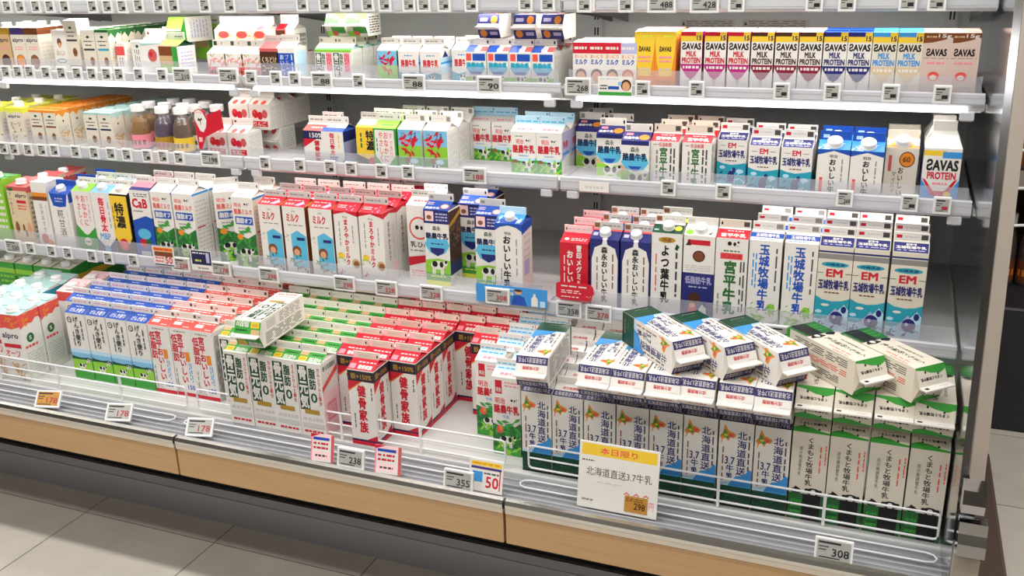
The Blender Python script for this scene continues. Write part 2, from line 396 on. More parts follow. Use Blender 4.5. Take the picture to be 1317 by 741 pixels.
design('genki', 'g', 'milk_carton', 'milk carton', 'white milk carton with blue roof and green meadow', **G1,
    front=[('r', 0, .26, 1, .46, 'PB'), ('r', 0, .3, 1, .40, 'SK'), ('p', [(0, .26), (1, .26), (1, .33), (.8, .34), (.5, .325), (.2, .335), (0, .35)], 'DN'), ('r', 0, 0, 1, .3, 'GR'),
           ('p', [(0, .12), (1, .12), (1, .29), (.6, .3), (0, .29)], 'LI'), ('cow', .45, .2, .42), ('cow', .8, .3, .25), ('e', .2, .9, .12, .043, 'K'), ('e', .2, .9, .085, .03, 'W'), ('cow', .2, .9, .15),
           ('v', 'げんき便り', .52, .96, .5, .27, 'K', 1), ('m', .72, .6, .84, .9, 1, 'DG', 1), ('m', .25, .5, .35, .72, 1, 'DG', 1)],
    side=[('r', 0, 0, 1, .3, 'GR'), ('r', 0, .3, 1, .42, 'SK'), ('m', .1, .5, .9, .92, 9, 'G2')],
    roofbase='W', roof=[('r', 0, 0, 1, 1, 'BL'), ('t', 'げんき便り', .16, .16, .86, .6, 'W', 1), ('m', .3, .7, .7, .85, 1, 'W')], fins=[('m', .1, .3, .75, .7, 1, 'PK'), ('e', .93, .5, .03, .2, 'K')])
design('salmon', 'g', 'milk_carton', 'milk carton', 'white low-fat carton with coral roof and red lettering', **G1,
    front=[('m', .2, .93, .75, .97, 1, 'G2'), ('v', '低脂肪', .17, .9, .5, .3, 'RD', 2), ('v', '宮平おいしい', .45, .92, .18, .3, 'RD', 2), ('r', .6, .52, .8, .66, 'OR'), ('m', .68, .22, .85, .5, 2, 'LB', 1), ('t', '150', .52, .1, .86, .17, 'BL'),
           ('p', [(0, .25), (.3, .12), (.5, .02), (0, .02)], 'LG'), ('r', 0, 0, 1, .05, 'RD'), ('m', .05, .08, .14, .4, 1, 'G2', 1)],
    side=micro_side, roof=[('r', 0, 0, 1, .92, 'SA'), ('r', .1, .3, .45, .62, 'PP'), ('m', .14, .68, .9, .85, 1, 'W'), ('m', .6, .12, .9, .26, 1, 'W')], fins=[('m', .05, .3, .4, .7, 1, 'PP'), ('r', .84, .25, .95, .75, 'DG'), ('e', .06, .5, .02, .15, 'K'), ('e', .12, .5, .02, .15, 'K')])
design('green', 'g', 'milk_carton', 'milk carton', 'white fat-free carton with green roof and green panel', **G1,
    front=[('r', .04, .36, .44, .96, 'DN'), ('v', '骨元気', .24, .95, .37, .36, 'W', 2), ('v', '脂肪', .62, .93, .64, .28, 'DN', 2), ('t', '0', .5, .47, .76, .6, 'DN'), ('v', 'カルシウムと鉄分', .88, .95, .44, .13, 'RD'),
           ('r', .2, .31, .8, .37, 'GO'), ('m', .1, .2, .9, .28, 1, 'LG'), ('r', .05, .12, .95, .18, 'LG'), ('m', .12, .04, .88, .1, 1, 'RD')],
    side=[('r', 0, 0, 1, .6, 'PP'), ('p', [(0, .62), (1, .8), (1, .88), (0, .69)], 'SA'), ('t', '骨元気脂肪0', .1, .88, .9, .95, 'DN'), ('r', .2, .2, .8, .45, 'PK'), ('m', .25, .24, .75, .41, 5, 'W')],
    left=micro_side, roof=[('r', 0, .12, 1, .95, 'GR'), ('r', .06, .14, .38, .52, 'YE'), ('t', '無脂肪', .1, .2, .34, .46, 'GO'), ('t', '脂肪0', .45, .14, .95, .5, 'W'), ('r', .02, .62, .35, .95, 'TN'), ('m', .5, .62, .95, .8, 1, 'DN')], fins=[('m', .06, .3, .3, .7, 1, 'LG'), ('e', .92, .5, .03, .22, 'K')], backart=1)
redart = [('r', 0, .85, 1, .985, 'ND'), ('t', '鉄+150%', .12, .875, .92, .955, 'GO', 1), ('p', [(0, .72), (.5, .85), (0, .85)], 'RD'), ('p', [(0, .7), (.55, .85), (.5, .85), (0, .72)], 'OR'), ('v', '健骨家族', .5, .8, .16, .34, 'RD', 2),
          ('m', .84, .6, .93, .78, 1, 'DG', 1), ('m', .14, .2, .22, .42, 1, 'DG', 1), ('r', 0, .05, 1, .075, 'IN'), ('r', 0, 0, 1, .05, 'RD'), ('p', [(.55, .07), (1, .07), (1, .15)], 'RD')]
design('red', 'g', 'milk_carton', 'milk carton', 'white milk carton with red roof and navy band', **G1, front=redart, side=redart, gablecol='RD',
    roof=[('r', 0, 0, 1, 1, 'RD'), ('t', '健骨家族', .36, .1, .9, .46, 'W', 2), ('r', .04, .1, .26, .5, 'PK'), ('m', .3, .6, .95, .8, 1, 'PP')], finbase='CR', fins=[('r', 0, 0, .16, 1, 'PP'), ('m', .2, .3, .7, .7, 1, 'LG'), ('e', .93, .5, .03, .2, 'K'), ('r', .8, .2, .9, .8, 'PP')])
rakuart = [('r', .12, .79, .36, .96, 'RD'), ('t', '明治', .15, .81, .33, .87, 'W'), ('m', .45, .88, .95, .96, 2, 'PK'), ('t', '明治', .1, .66, .46, .74, 'SA'), ('e', .76, .72, .2, .07, 'PP'), ('e', .76, .72, .175, .062, 'W'), ('cow', .75, .715, .26),
           ('t', '酪農牛乳', .06, .54, .96, .65, 'RD', 2), ('t', '牛乳', .36, .48, .62, .52, 'LB', 0), ('p', [(0, 0), (1, 0), (1, .44), (.8, .38), (.6, .42), (.4, .34), (.2, .38), (0, .4)], 'FG'), ('leaf', .5, .3, .42, 'GR', 26),
           ('e', .26, .33, .12, .05, 'SA'), ('e', .3, .35, .06, .03, 'OR'), ('cow', .5, .2, .6), ('r', 0, 0, 1, .1, 'GR'), ('leaf', .5, .09, .4, 'LI', 12)]
design('meiji', 'g', 'milk_carton', 'milk carton', 'white dairy milk carton with cow and leafy meadow', **G1, front=rakuart, side=[('p', [(0, 0), (1, 0), (1, .5), (0, .4)], 'FG'), ('leaf', .5, .22, .45, 'GR', 18), ('t', '酪農牛乳', .1, .6, .9, .7, 'SA', 2), ('m', .1, .76, .9, .95, 4, 'G2')],
    left=micro_side, gablecol='W', roof=[('r', 0, .62, 1, 1, 'PB'), ('t', '酪農牛乳', .25, .2, .85, .44, 'PK', 2), ('m', .1, .7, .9, .9, 1, 'LB')], fins=[('m', .05, .1, .95, .5, 1, 'CY'), ('e', .93, .7, .02, .15, 'BL')])
northf = [('p', HOK, 'OR'), ('p', [(.1, .83), (.15, .91), (.19, .9), (.27, .84), (.3, .82), (.27, .79), (.18, .81)], 'GR'), ('p', [(.28, .86), (.42, .85), (.37, .815), (.3, .82)], 'SA'), ('e', .2, .835, .06, .014, 'YE'),
          ('v', '北海道直送', .68, .9, .38, .29, 'NV', 1), ('t', '3.7', .2, .5, .49, .59, 'NV', 1), ('v', '牛', .36, .495, .405, .25, 'NV'), ('m', .84, .45, .93, .86, 1, 'DG', 1), ('m', .1, .3, .18, .7, 1, 'BW', 1),
          ('p', [(0, .23), (.5, .23), (.45, .31), (.2, .28), (0, .27)], 'PB'), ('p', [(.3, .23), (1, .23), (1, .45), (.92, .47), (.84, .42), (.7, .38), (.55, .37), (.42, .31)], 'LB'), ('v', '乳', .37, .4, .31, .25, 'NV'), ('r', 0, 0, 1, .245, 'DN'), ('m', .25, .11, .6, .145, 1, 'FG'), ('m', .2, .04, .7, .07, 1, 'G2'), ('r', 0, 0, 1, .02, 'K')]
NROOF = [('r', 0, 0, 1, .46, 'NB'), ('t', '北海道直送3.7牛乳', .05, .08, .95, .39, 'W', 0), ('t', '成分無調整', .25, .58, .78, .8, 'RD'), ('m', .05, .86, .3, .96, 1, 'LG')]
NSIDE = [('m', .1, .1, .9, .95, 9, 'DG', 1), ('r', 0, 0, 1, .06, 'DN')]
for k, ds in (('north', 'white island map carton with navy roof band'), ('northlie', 'white island map carton lying on its back')):
    design(k, 'g', 'milk_carton', 'milk carton', ds, **G1, front=northf, right=northf if k == 'northlie' else NSIDE, left=NSIDE, roof=NROOF, fins=[('m', .08, .2, .3, .5, 1, 'LG'), ('m', .7, .2, .92, .6, 1, 'LG')])
kumaf = [('v', 'くまもと牧場牛乳', .52, .95, .395, .21, 'K', 1), ('m', .76, .52, .84, .86, 1, 'SA', 1), ('m', .9, .66, .97, .88, 1, 'SA', 1), ('v', '成分無調整牛乳', .26, .84, .5, .1, 'DG', 0), ('e', .2, .325, .17, .03, 'K'), ('p', [(.1, .325), (.18, .38), (.3, .355), (.32, .315)], 'K'),
         ('e', .68, .335, .2, .042, 'K'), ('e', .68, .325, .08, .036, 'W'), ('e', .5, .35, .06, .016, 'K'), ('e', .87, .35, .06, .016, 'K'), ('r', 0, 0, .4, .3, 'FG'), ('m', .08, .05, .36, .24, 3, 'GR'), ('r', .4, 0, .9, .3, 'K'), ('r', .9, 0, 1, .3, 'FG'), ('m', .5, .04, .85, .07, 1, 'DG')]
KROOF = [('p', [(0, 0), (1, 0), (1, .12), (.75, .2), (.5, .38), (.2, .46), (0, .3)], 'GR'), ('t', 'くまもと牧場牛乳', .16, .56, .9, .74, 'K', 2), ('e', .28, .48, .03, .06, 'K'), ('e', .7, .3, .03, .07, 'K'), ('m', .3, .84, .75, .92, 1, 'LG')]
KSIDE = [('m', .1, .12, .34, .9, 4, 'DG', 1), ('m', .42, .3, .6, .9, 3, 'SA', 1), ('m', .68, .12, .9, .8, 4, 'DG', 1), ('r', 0, 0, 1, .05, 'GR')]
for k, ds in (('kuma', 'cream milk carton with green hill and black cow'), ('kumalie', 'cream green-hill carton lying on its back')):
    design(k, 'g', 'milk_carton', 'milk carton', ds, **G1, base='CR', front=kumaf, side=KSIDE, roof=KROOF, finbase='W', fins=[('r', .8, .3, .93, .7, 'K'), ('m', .1, .3, .4, .6, 1, 'LG')])

# --- the shelf above the deck, one-litre and 900 ml cartons
G3 = dict(w=.0665, h=.19)
G9 = dict(w=.0665, h=.164)
design('megmilk', 'g', 'milk_carton', 'milk carton', 'red milk carton with white brushed lettering', **{**G9, 'h': .15}, base='RD', gablecol='RD', front=[('v', '雪印メグミルク', .68, .97, .2, .2, 'W', 2), ('v', 'おいしい牛乳', .36, .88, .1, .24, 'W', 2), ('m', .12, .3, .2, .8, 1, 'PP', 1), ('leaf', .8, .1, .12, 'PP', 4)], side=[('m', .1, .1, .9, .9, 8, 'PP', 1)],
    roof=[('r', 0, 0, 1, 1, 'RD'), ('e', .2, .35, .08, .12, 'W'), ('m', .36, .2, .92, .5, 2, 'PP')], finbase='PP', fins=[('e', .08, .5, .03, .2, 'BR'), ('m', .15, .3, .9, .7, 1, 'LG')])
design('morioi', 'g', 'milk_carton', 'milk carton', 'navy milk carton with white bottle shape and screw cap', **G9, base='NV', gablecol='NV', cap=.0125, capu=-.002, front=[('p', [(.05, 0), (.95, 0), (.96, .72), (.86, .88), (.6, .93), (.57, 1), (.45, 1), (.42, .93), (.16, .88), (.06, .72)], 'W'),
    ('v', '森永おいしい牛乳', .5, .9, .1, .22, 'K', 2), ('m', .74, .3, .84, .8, 1, 'BW', 1), ('m', .2, .25, .3, .75, 1, 'G2', 1)], side=[('m', .2, .1, .8, .9, 6, 'LV', 1)],
    roof=[('r', 0, 0, 1, 1, 'NV'), ('r', .05, .35, .22, .65, 'LV'), ('p', [(.42, 0), (.6, 0), (.56, .3), (.46, .3)], 'W'), ('r', 0, .86, .25, 1, 'SA'), ('r', .6, .84, 1, 1, 'SA')], finbase='LG', fins=[('r', .02, .2, .2, .8, 'BW'), ('m', .3, .3, .9, .7, 1, 'G2')])
design('yotsuba', 'g', 'milk_carton', 'milk carton', 'white milk carton with dark green top and gold oval', **G3, cap=.0125, front=[('e', .5, .92, .28, .035, 'GO'), ('t', '特選', .36, .9, .64, .94, 'BR'), ('v', 'よつ葉牛乳', .46, .86, .16, .3, 'K', 2), ('p', [(.76, .82), (.82, .88), (.92, .85), (.84, .8)], 'DN'), ('m', .76, .25, .9, .78, 1, 'DG', 1), ('m', .12, .3, .2, .75, 1, 'SA', 1), ('r', 0, 0, 1, .05, 'PB')],
    side=micro_side, roof=[('r', 0, .0, 1, .82, 'DN'), ('e', .82, .5, .12, .22, 'LM'), ('m', .05, .15, .2, .45, 1, 'TL')], finbase='W', fins=[('r', .04, .2, .22, .8, 'BW'), ('m', .3, .3, .9, .7, 1, 'LG')])
design('teishibo', 'g', 'milk_carton', 'milk carton', 'white and navy low-fat carton with bronze medal', **G3, cap=.014, base='W', front=[('r', .12, .89, .85, .95, 'RD'), ('p', [(.06, .88), (.2, .96), (.24, .88)], 'DB'), ('e', .5, .76, .2, .068, 'DB'), ('e', .5, .76, .16, .055, 'BR'), ('m', .08, .58, .92, .66, 3, 'LG'), ('r', 0, 0, 1, .56, 'NV'), ('t', '低脂肪牛乳', .08, .43, .94, .52, 'LV'), ('m', .2, .38, .8, .41, 1, 'LV'),
    ('e', .4, .25, .2, .08, 'DB'), ('p', [(.2, .04), (.46, .04), (.5, .16), (.3, .2), (.2, .14)], 'RD'), ('e', .34, .17, .1, .03, 'SKN'), ('p', [(.56, .06), (.8, .06), (.8, .15), (.66, .19), (.56, .13)], 'W')], side=[('r', 0, 0, 1, .56, 'NV'), ('m', .1, .6, .9, .95, 6, 'LG')],
    roof=[('e', .16, .3, .12, .24, 'LI'), ('p', [(.75, .2), (.9, .45), (.84, .15)], 'DB'), ('m', .1, .7, .4, .9, 1, 'LV')], fins=[('r', .05, .3, .25, .7, 'LG')])
design('miyahira', 'g', 'milk_carton', 'milk carton', 'white milk carton with red band and bold green lettering', **G3, front=[('cow', .5, .93, .42), ('m', .25, .84, .75, .87, 1, 'FG'), ('r', .15, .76, .85, .83, 'SA'), ('t', '低温殺菌', .18, .77, .82, .82, 'RD'), ('v', '宮平牛乳', .48, .74, .1, .42, 'FG', 2), ('m', .76, .15, .95, .74, 2, 'DG', 1), ('m', .08, .1, .18, .35, 1, 'G2', 1), ('r', 0, 0, 1, .03, 'SA')],
    side=micro_side, roof=[('r', 0, 0, 1, .84, 'RD'), ('t', '宮平牛乳', .12, .12, .9, .46, 'W', 2), ('m', .3, .6, .8, .76, 1, 'PP')], finbase='CR', fins=[('e', .08, .5, .03, .22, 'K'), ('r', .78, .2, .96, .8, 'DG')])
design('tamaki', 'g', 'milk_carton', 'milk carton', 'white ranch milk carton with blue brushed lettering', **G3, front=[('v', '玉城牧場牛乳', .48, .96, .18, .34, 'BL', 2), ('m', .8, .4, .9, .92, 1, 'DG', 1), ('m', .1, .45, .28, .85, 2, 'LB', 1), ('r', 0, 0, 1, .04, 'LI'), ('leaf', .2, .2, .16, 'LI', 8), ('e', .76, .23, .13, .05, 'LI'), ('leaf', .8, .2, .14, 'GR', 7), ('leaf', .5, .06, .42, 'LI', 12)],
    side=micro_side, roof=[('r', 0, .3, 1, .72, 'BL'), ('t', '玉城牧場牛乳', .15, .36, .88, .66, 'W', 2), ('m', .1, .08, .7, .2, 1, 'LB')], fins=[('r', .06, .35, .22, .65, 'RD'), ('m', .3, .35, .65, .65, 1, 'LG'), ('r', .74, .2, .94, .8, 'G2')])
emf = lambda: [('r', .0, .93, 1, .95, 'NV'), ('r', 0, .86, 1, .92, 'G2'), ('e', .5, .8, .4, .03, 'TE'), ('t', '沖縄県産', .22, .785, .78, .815, 'IN'), ('t', 'EM', .26, .66, .74, .75, 'RD', 2), ('r', 0, .7, .18, .706, 'DG'), ('r', .82, .7, 1, .706, 'DG'), ('t', '玉城牧場牛乳', .05, .52, .95, .63, 'NV', 2), ('m', .25, .47, .72, .5, 1, 'BR'),
    ('p', [(0, 0), (1, 0), (1, .43), (.8, .4), (.5, .385), (.2, .4), (0, .44)], 'TE'), ('e', .3, .34, .12, .015, 'W'), ('e', .12, .26, .1, .02, 'PB'), ('p', [(0, 0), (1, 0), (1, .3), (.86, .36), (.5, .2), (.2, .17), (0, .18)], 'PB'), ('p', [(.3, .16), (.62, .31), (.7, .28), (.5, .14)], 'LV'), ('e', .66, .2, .2, .075, 'NV'), ('e', .6, .21, .05, .02, 'LV'), ('e', .86, .3, .08, .04, 'NV'), ('leaf', .2, .11, .16, 'NV', 9), ('leaf', .85, .15, .12, 'NV', 6), ('r', 0, 0, 1, .06, 'W'), ('leaf', .5, .06, .3, 'NV', 5)]
EMROOF = [('r', .02, .02, .98, .86, 'NV'), ('t', 'EM', .36, .6, .64, .78, 'W', 2), ('t', '玉城牧場牛乳', .08, .32, .92, .56, 'W', 2), ('m', .12, .12, .9, .26, 1, 'LV')]
EMFIN = [('r', .06, .3, .22, .7, 'RD'), ('m', .3, .35, .7, .65, 1, 'LG'), ('r', .76, .2, .95, .8, 'DG')]
design('em', 'g', 'milk_carton', 'milk carton', 'white and teal ranch carton with navy roof and red letters', **G3, base='CR', front=emf(), side=[('r', 0, 0, 1, .4, 'TE'), ('m', .1, .5, .9, .9, 7, 'G2')], roof=EMROOF, fins=EMFIN)
design('morirak', 'g', 'milk_carton', 'milk carton', 'blue-roofed milk carton with cow on lime meadow', **G3, gablecol='NV', front=[('r', 0, .82, 1, 1, 'NV'), ('r', .06, .85, .4, .98, 'PP'), ('e', .22, .9, .1, .03, 'BW'), ('m', .48, .85, .95, .97, 3, 'LV'), ('t', '森永', .34, .73, .66, .79, 'DN'), ('p', [(0, .54), (.1, .62), (.9, .62), (1, .54), (.82, .44), (.5, .39), (.18, .44)], 'CY'), ('p', [(.2, .5), (.8, .5), (.75, .44), (.5, .39), (.25, .44)], 'NV'), ('t', '酪農牛乳', .06, .62, .96, .7, 'IN', 2),
    ('m', .25, .54, .75, .57, 1, 'NV'), ('p', [(0, 0), (1, 0), (1, .34), (.5, .36), (0, .33)], 'LI'), ('r', 0, .06, 1, .16, 'GR'), ('cow', .5, .27, .7), ('m', .2, .1, .8, .14, 1, 'LM'), ('r', 0, 0, 1, .06, 'LM')],
    side=[('r', 0, 0, 1, .14, 'W'), ('m', .12, .03, .8, .11, 3, 'G2'), ('r', 0, .14, 1, .3, 'NV'), ('r', 0, .3, 1, .98, 'DB'), ('leaf', .5, .65, .42, 'BW', 20), ('leaf', .5, .6, .4, 'DN', 10), ('p', [(0, .82), (1, .95), (1, .9), (0, .76)], 'GO')],
    roof=[('r', 0, 0, 1, 1, 'BL'), ('t', '酪農牛乳', .05, .1, .62, .32, 'W', 2), ('e', .78, .42, .17, .26, 'OR'), ('e', .78, .42, .13, .2, 'PP'), ('m', .05, .5, .3, .85, 2, 'PP')], finbase='LG', fins=[('r', .05, .3, .2, .7, 'G2'), ('e', .92, .5, .035, .25, 'K')])
design('meioi', 'g', 'milk_carton', 'milk carton', 'white milk carton with blue roof and vertical black lettering', **{**G3, 'h': .182}, gablecol='BL', cap=.012, front=[('p', [(0, 1), (1, 1), (1, .9), (.8, .95), (.5, .975), (.2, .95), (0, .9)], 'BL'), ('t', '明治', .36, .85, .6, .89, 'DG'), ('v', 'おいしい牛乳', .44, .84, .14, .3, 'K', 2), ('m', .76, .3, .84, .8, 1, 'G2', 1), ('m', .18, .2, .26, .4, 1, 'G2', 1), ('m', .2, .06, .75, .09, 1, 'BW')],
    side=[('p', [(0, 1), (1, 1), (1, .9), (0, .86)], 'BL'), ('m', .2, .5, .8, .86, 4, 'LG'), ('r', .2, .3, .7, .5, 'LV')], roof=[('r', 0, 0, 1, 1, 'LB'), ('r', 0, 0, 1, .45, 'BL'), ('leaf', .5, .6, .4, 'PB', 8)], finbase='PB', fins=[])
design('milk3', 'g', 'milk_carton', 'milk carton', 'white family milk carton with red roof and blue picture', **{**G3, 'h': .18}, gablecol='OR', sidebase='OR', front=[('t', '明治', .42, .92, .58, .95, 'BR', 0), ('t', 'ミルク', .16, .78, .72, .9, 'RD', 2), ('m', .2, .72, .85, .75, 1, 'G2'), ('p', [(.3, .12), (.98, .12), (.98, .58), (.6, .66), (.3, .6)], 'CY'), ('e', .5, .36, .2, .075, 'BR'), ('e', .5, .34, .13, .05, 'SKN'), ('leaf', .35, .2, .22, 'FG', 12), ('leaf', .1, .55, .1, 'PU', 5), ('leaf', .7, .1, .24, 'BW', 8), ('r', .55, .52, .9, .56, 'NV'), ('m', .1, .02, .9, .05, 1, 'G2')],
    side=[('r', 0, 0, .3, 1, 'BR'), ('m', .35, .1, .9, .9, 6, 'W', 1)], roof=[('r', 0, .0, 1, 1, 'RD'), ('t', 'ミルク', .08, .2, .46, .44, 'W', 2), ('p', [(.5, .2), (.7, .12), (.92, .4), (.8, .66), (.7, .48)], 'LV'), ('m', .1, .64, .8, .8, 1, 'PP')], finbase='LG', fins=[('m', .1, .3, .7, .7, 1, 'G2'), ('e', .93, .5, .03, .2, 'K')])
marof = [('p', [(0, 1), (1, 1), (1, .93), (.5, .985), (0, .94)], 'RD'), ('t', '明治', .38, .9, .58, .93, 'BR', 0), ('v', 'まろやかミルク', .5, .89, .22, .2, 'RD', 2), ('m', .74, .55, .82, .8, 1, 'G2', 1), ('m', .18, .5, .26, .85, 1, 'G2', 1), ('e', .2, .36, .14, .045, 'YE'), ('leaf', .2, .32, .16, 'LI', 8), ('e', .82, .26, .17, .07, 'TN'), ('e', .84, .25, .12, .05, 'BW'), ('leaf', .22, .12, .14, 'MG', 9)]
design('maro', 'g', 'milk_carton', 'milk carton', 'white mild milk carton with wavy red roof and flower', **{**G3, 'h': .18}, gablecol='RD', front=marof, side=[('p', [(0, 1), (1, 1), (1, .93), (.5, .97), (0, .92)], 'RD'), ('v', 'まろやかミルク', .4, .86, .3, .18, 'BW', 2), ('m', .62, .2, .85, .8, 3, 'LG', 1), ('e', .8, .2, .2, .08, 'PP')], roof=[('r', 0, 0, 1, 1, 'RD'), ('m', .1, .3, .45, .7, 2, 'PP'), ('leaf', .72, .35, .14, 'LV', 7)], finbase='LG', fins=[('m', .1, .3, .7, .7, 1, 'G2'), ('e', .93, .5, .03, .2, 'K')])
design('ring', 'g', 'milk_carton', 'milk carton', 'white carton with cow in a red ring', **G3, front=[('e', .5, .7, .42, .155, 'SA'), ('e', .5, .7, .36, .13, 'W'), ('cow', .5, .7, .5), ('t', '乳ひめ', .1, .44, .9, .52, 'DG'), ('m', .1, .38, .8, .42, 1, 'G2'), ('p', [(0, .18), (1, .28), (1, .36), (0, .3)], 'RD'), ('m', .1, .04, .9, .14, 3, 'PK')], side=micro_side, roof=[('m', .2, .4, .8, .7, 1, 'SA')], fins=fins())
rlow = [('t', '明治', .1, .86, .44, .92, 'SA'), ('cow', .66, .9, .26), ('t', '酪農ミルク', .08, .76, .92, .84, 'SA'), ('r', .1, .62, .92, .73, 'BL'), ('t', '脂肪オフ', .14, .635, .88, .715, 'W', 2), ('m', .2, .55, .8, .58, 1, 'G2'), ('p', [(0, 0), (1, 0), (1, .5), (.6, .42), (.3, .46), (0, .5)], 'FG'), ('leaf', .5, .36, .45, 'GR', 24), ('e', .25, .44, .14, .04, 'OR'), ('cow', .45, .22, .7), ('leaf', .5, .08, .45, 'LI', 16)]
design('rakulow', 'g', 'milk_carton', 'milk carton', 'white low-fat dairy carton with cows and blue label', **G3, front=rlow, side=[('m', .12, .1, .88, .9, 14, 'LG'), ('r', .1, .5, .6, .52, 'RD'), ('r', 0, .97, 1, 1, 'LB')], roof=[('m', .2, .3, .6, .5, 1, 'PK'), ('r', .5, .08, .9, .24, 'LV')], fins=[('m', .1, .3, .6, .7, 1, 'LG'), ('e', .92, .5, .03, .2, 'K')])
design('cab', 'g', 'milk_carton', 'milk carton', 'white and blue calcium carton with purple gable', **G3, gablecol='PU', front=[('m', .2, .9, .9, .96, 2, 'DG'), ('t', 'CaB', .08, .74, .86, .88, 'RD', 2), ('m', .1, .68, .6, .71, 1, 'DG'), ('p', [(0, 0), (1, 0), (1, .6), (.7, .63), (0, .55)], 'BL'), ('e', .5, .36, .34, .08, 'CY'), ('e', .4, .22, .2, .07, 'RD'), ('e', .66, .24, .14, .05, 'FG'), ('r', .2, .04, .7, .1, 'W')], side=[('r', 0, 0, 1, .6, 'BL')], roof=[('r', 0, 0, 1, .4, 'NV'), ('r', 0, .4, 1, 1, 'PK')], fins=fins())
design('tokuno', 'g', 'milk_carton', 'milk carton', 'gold and black rich milk carton with red seal', **{**G3, 'h': .175}, base='K', cap=.0125, front=[('p', [(.06, .3), (.3, .18), (.75, .18), (.95, .3), (.95, .97), (.06, .97)], 'YE'), ('v', '特濃', .5, .86, .44, .5, 'K', 2), ('m', .12, .4, .2, .8, 1, 'BR', 1), ('e', .5, .18, .26, .1, 'RD'), ('e', .5, .18, .16, .06, 'SA')], side=[('m', .1, .1, .9, .9, 7, 'G2', 1)], roof=[('r', 0, 0, 1, 1, 'CR')], fins=fins())
design('mbp', 'g', 'milk_carton', 'milk carton', 'white bone-care carton with red kanji and navy foot', **{**G3, 'h': .175}, cap=.0125, front=[('p', [(.3, .92), (.72, .92), (.72, .36), (.3, .36)], 'PP'), ('v', '毎日骨太', .5, .92, .36, .32, 'RD', 2), ('t', 'MBP', .2, .24, .75, .34, 'LB'), ('p', [(0, 0), (1, 0), (1, .26), (.62, .12), (.38, .12), (0, .26)], 'NV'), ('e', .5, .08, .16, .06, 'SK'), ('m', .82, .4, .9, .86, 1, 'G2', 1)], side=micro_side, roof=[('r', 0, 0, 1, 1, 'SK')], fins=fins())
onakaf = [('p', [(0, 0), (1, 0), (1, .42), (.62, .3), (.5, .28), (.38, .3), (0, .45)], 'GR'), ('v', 'おなかに', .58, .94, .42, .26, 'SA'), ('v', 'やさしく', .3, .94, .42, .22, 'SA'), ('v', 'すっきり', .82, .94, .5, .16, 'PK'), ('e', .5, .17, .2, .07, 'W'), ('m', .36, .14, .64, .2, 1, 'FG')]
design('onaka', 'g', 'milk_carton', 'milk carton', 'white and green stomach-friendly carton with pink kana', **{**G3, 'h': .175}, cap=.0125, front=onakaf, side=[('r', 0, 0, 1, .4, 'GR')], roof=[('r', 0, 0, 1, 1, 'LI')], fins=fins())
design('amazake', 'g', 'drink_carton', 'drink carton', 'white sweet rice drink carton with blue collar', **{**G3, 'w': .072, 'h': .162}, cap=.0125, gablecol='BL', front=[('p', [(.05, 1), (.95, 1), (.82, .78), (.5, .76), (.18, .78)], 'BL'), ('m', .3, .84, .7, .94, 2, 'LV'), ('v', '糀甘酒', .48, .72, .22, .34, 'DG', 0), ('m', .78, .3, .86, .7, 1, 'LG', 1)], side=[('p', [(0, 1), (1, 1), (1, .9), (0, .84)], 'BL'), ('m', .2, .2, .8, .6, 4, 'LG', 1)], roof=[('r', 0, 0, 1, 1, 'BL'), ('m', .2, .3, .8, .6, 1, 'LV')], finbase='BL', fins=[])
design('azuki', 'b', 'drink_carton', 'drink carton', 'pale drink carton with orange band and red bean picture', w=.055, d=.07, h=.19, front=[('r', 0, .72, 1, .84, 'OR'), ('r', 0, .72, 1, .78, 'BR'), ('v', '玄米あずき', .5, .68, .22, .26, 'G2', 0), ('m', .75, .3, .9, .66, 2, 'LG', 1), ('e', .4, .13, .24, .08, 'PH'), ('e', .72, .07, .24, .05, 'OR')], topcol='W', cap=.012)
design('almond3', 'b', 'drink_carton', 'drink carton', 'beige almond drink carton with red-brown top', w=.075, d=.072, h=.172, base='BE', topcol='PH', slope=.014, cap=.014, front=[('r', 0, .93, 1, 1, 'PH'), ('e', .2, .95, .14, .03, 'FG'), ('t', 'alpro', .4, .8, .95, .89, 'K'), ('r', .42, .72, .9, .77, 'RD'), ('v', 'アーモンド', .14, .9, .5, .18, 'DG', 0), ('m', .45, .6, .9, .7, 2, 'SA'), ('e', .24, .3, .1, .1, 'BW'), ('e', .56, .3, .06, .06, 'BW'), ('e', .66, .2, .06, .06, 'BW'), ('e', .85, .3, .1, .1, 'SKN')], side=[('r', 0, .9, 1, 1, 'PH'), ('m', .1, .1, .9, .85, 9, 'G2')])
design('greenpet', 'b', 'drink_carton', 'drink carton', 'lime green drink carton with white cap at the frame edge', w=.07, h=.19, base='LI', topcol='GR', cap=.013, front=[('m', .1, .2, .9, .8, 6, 'W')])

# --- deck, far end
oatside = [('p', [(0, 1), (1, 1), (1, .86), (.8, .88), (.6, .82), (.3, .84), (0, .78)], 'SA'), ('leaf', .5, .9, .3, 'OR', 10), ('e', .4, .62, .18, .07, 'FG'), ('t', 'S', .34, .59, .46, .65, 'W'), ('m', .1, .46, .7, .54, 1, 'SA'), ('m', .1, .08, .9, .42, 9, 'LG')]
oatf = [('p', [(0, 1), (1, 1), (1, .83), (.6, .78), (.3, .8), (0, .78)], 'SA'), ('leaf', .6, .9, .3, 'OR', 12), ('t', 'alpro', .1, .62, .85, .73, 'IN'), ('r', .12, .5, .9, .56, 'RD'), ('t', 'オーツ', .12, .36, .8, .47, 'SA'), ('leaf', .6, .18, .3, 'TN', 16), ('leaf', .55, .2, .2, 'OR', 6)]
OAT = dict(w=.074, d=.074, h=.196, slope=.01, topcol='TL', cap=.0155)
design('oat', 'b', 'drink_carton', 'drink carton', 'white oat drink carton with orange splash', **OAT, front=oatf, side=oatside)
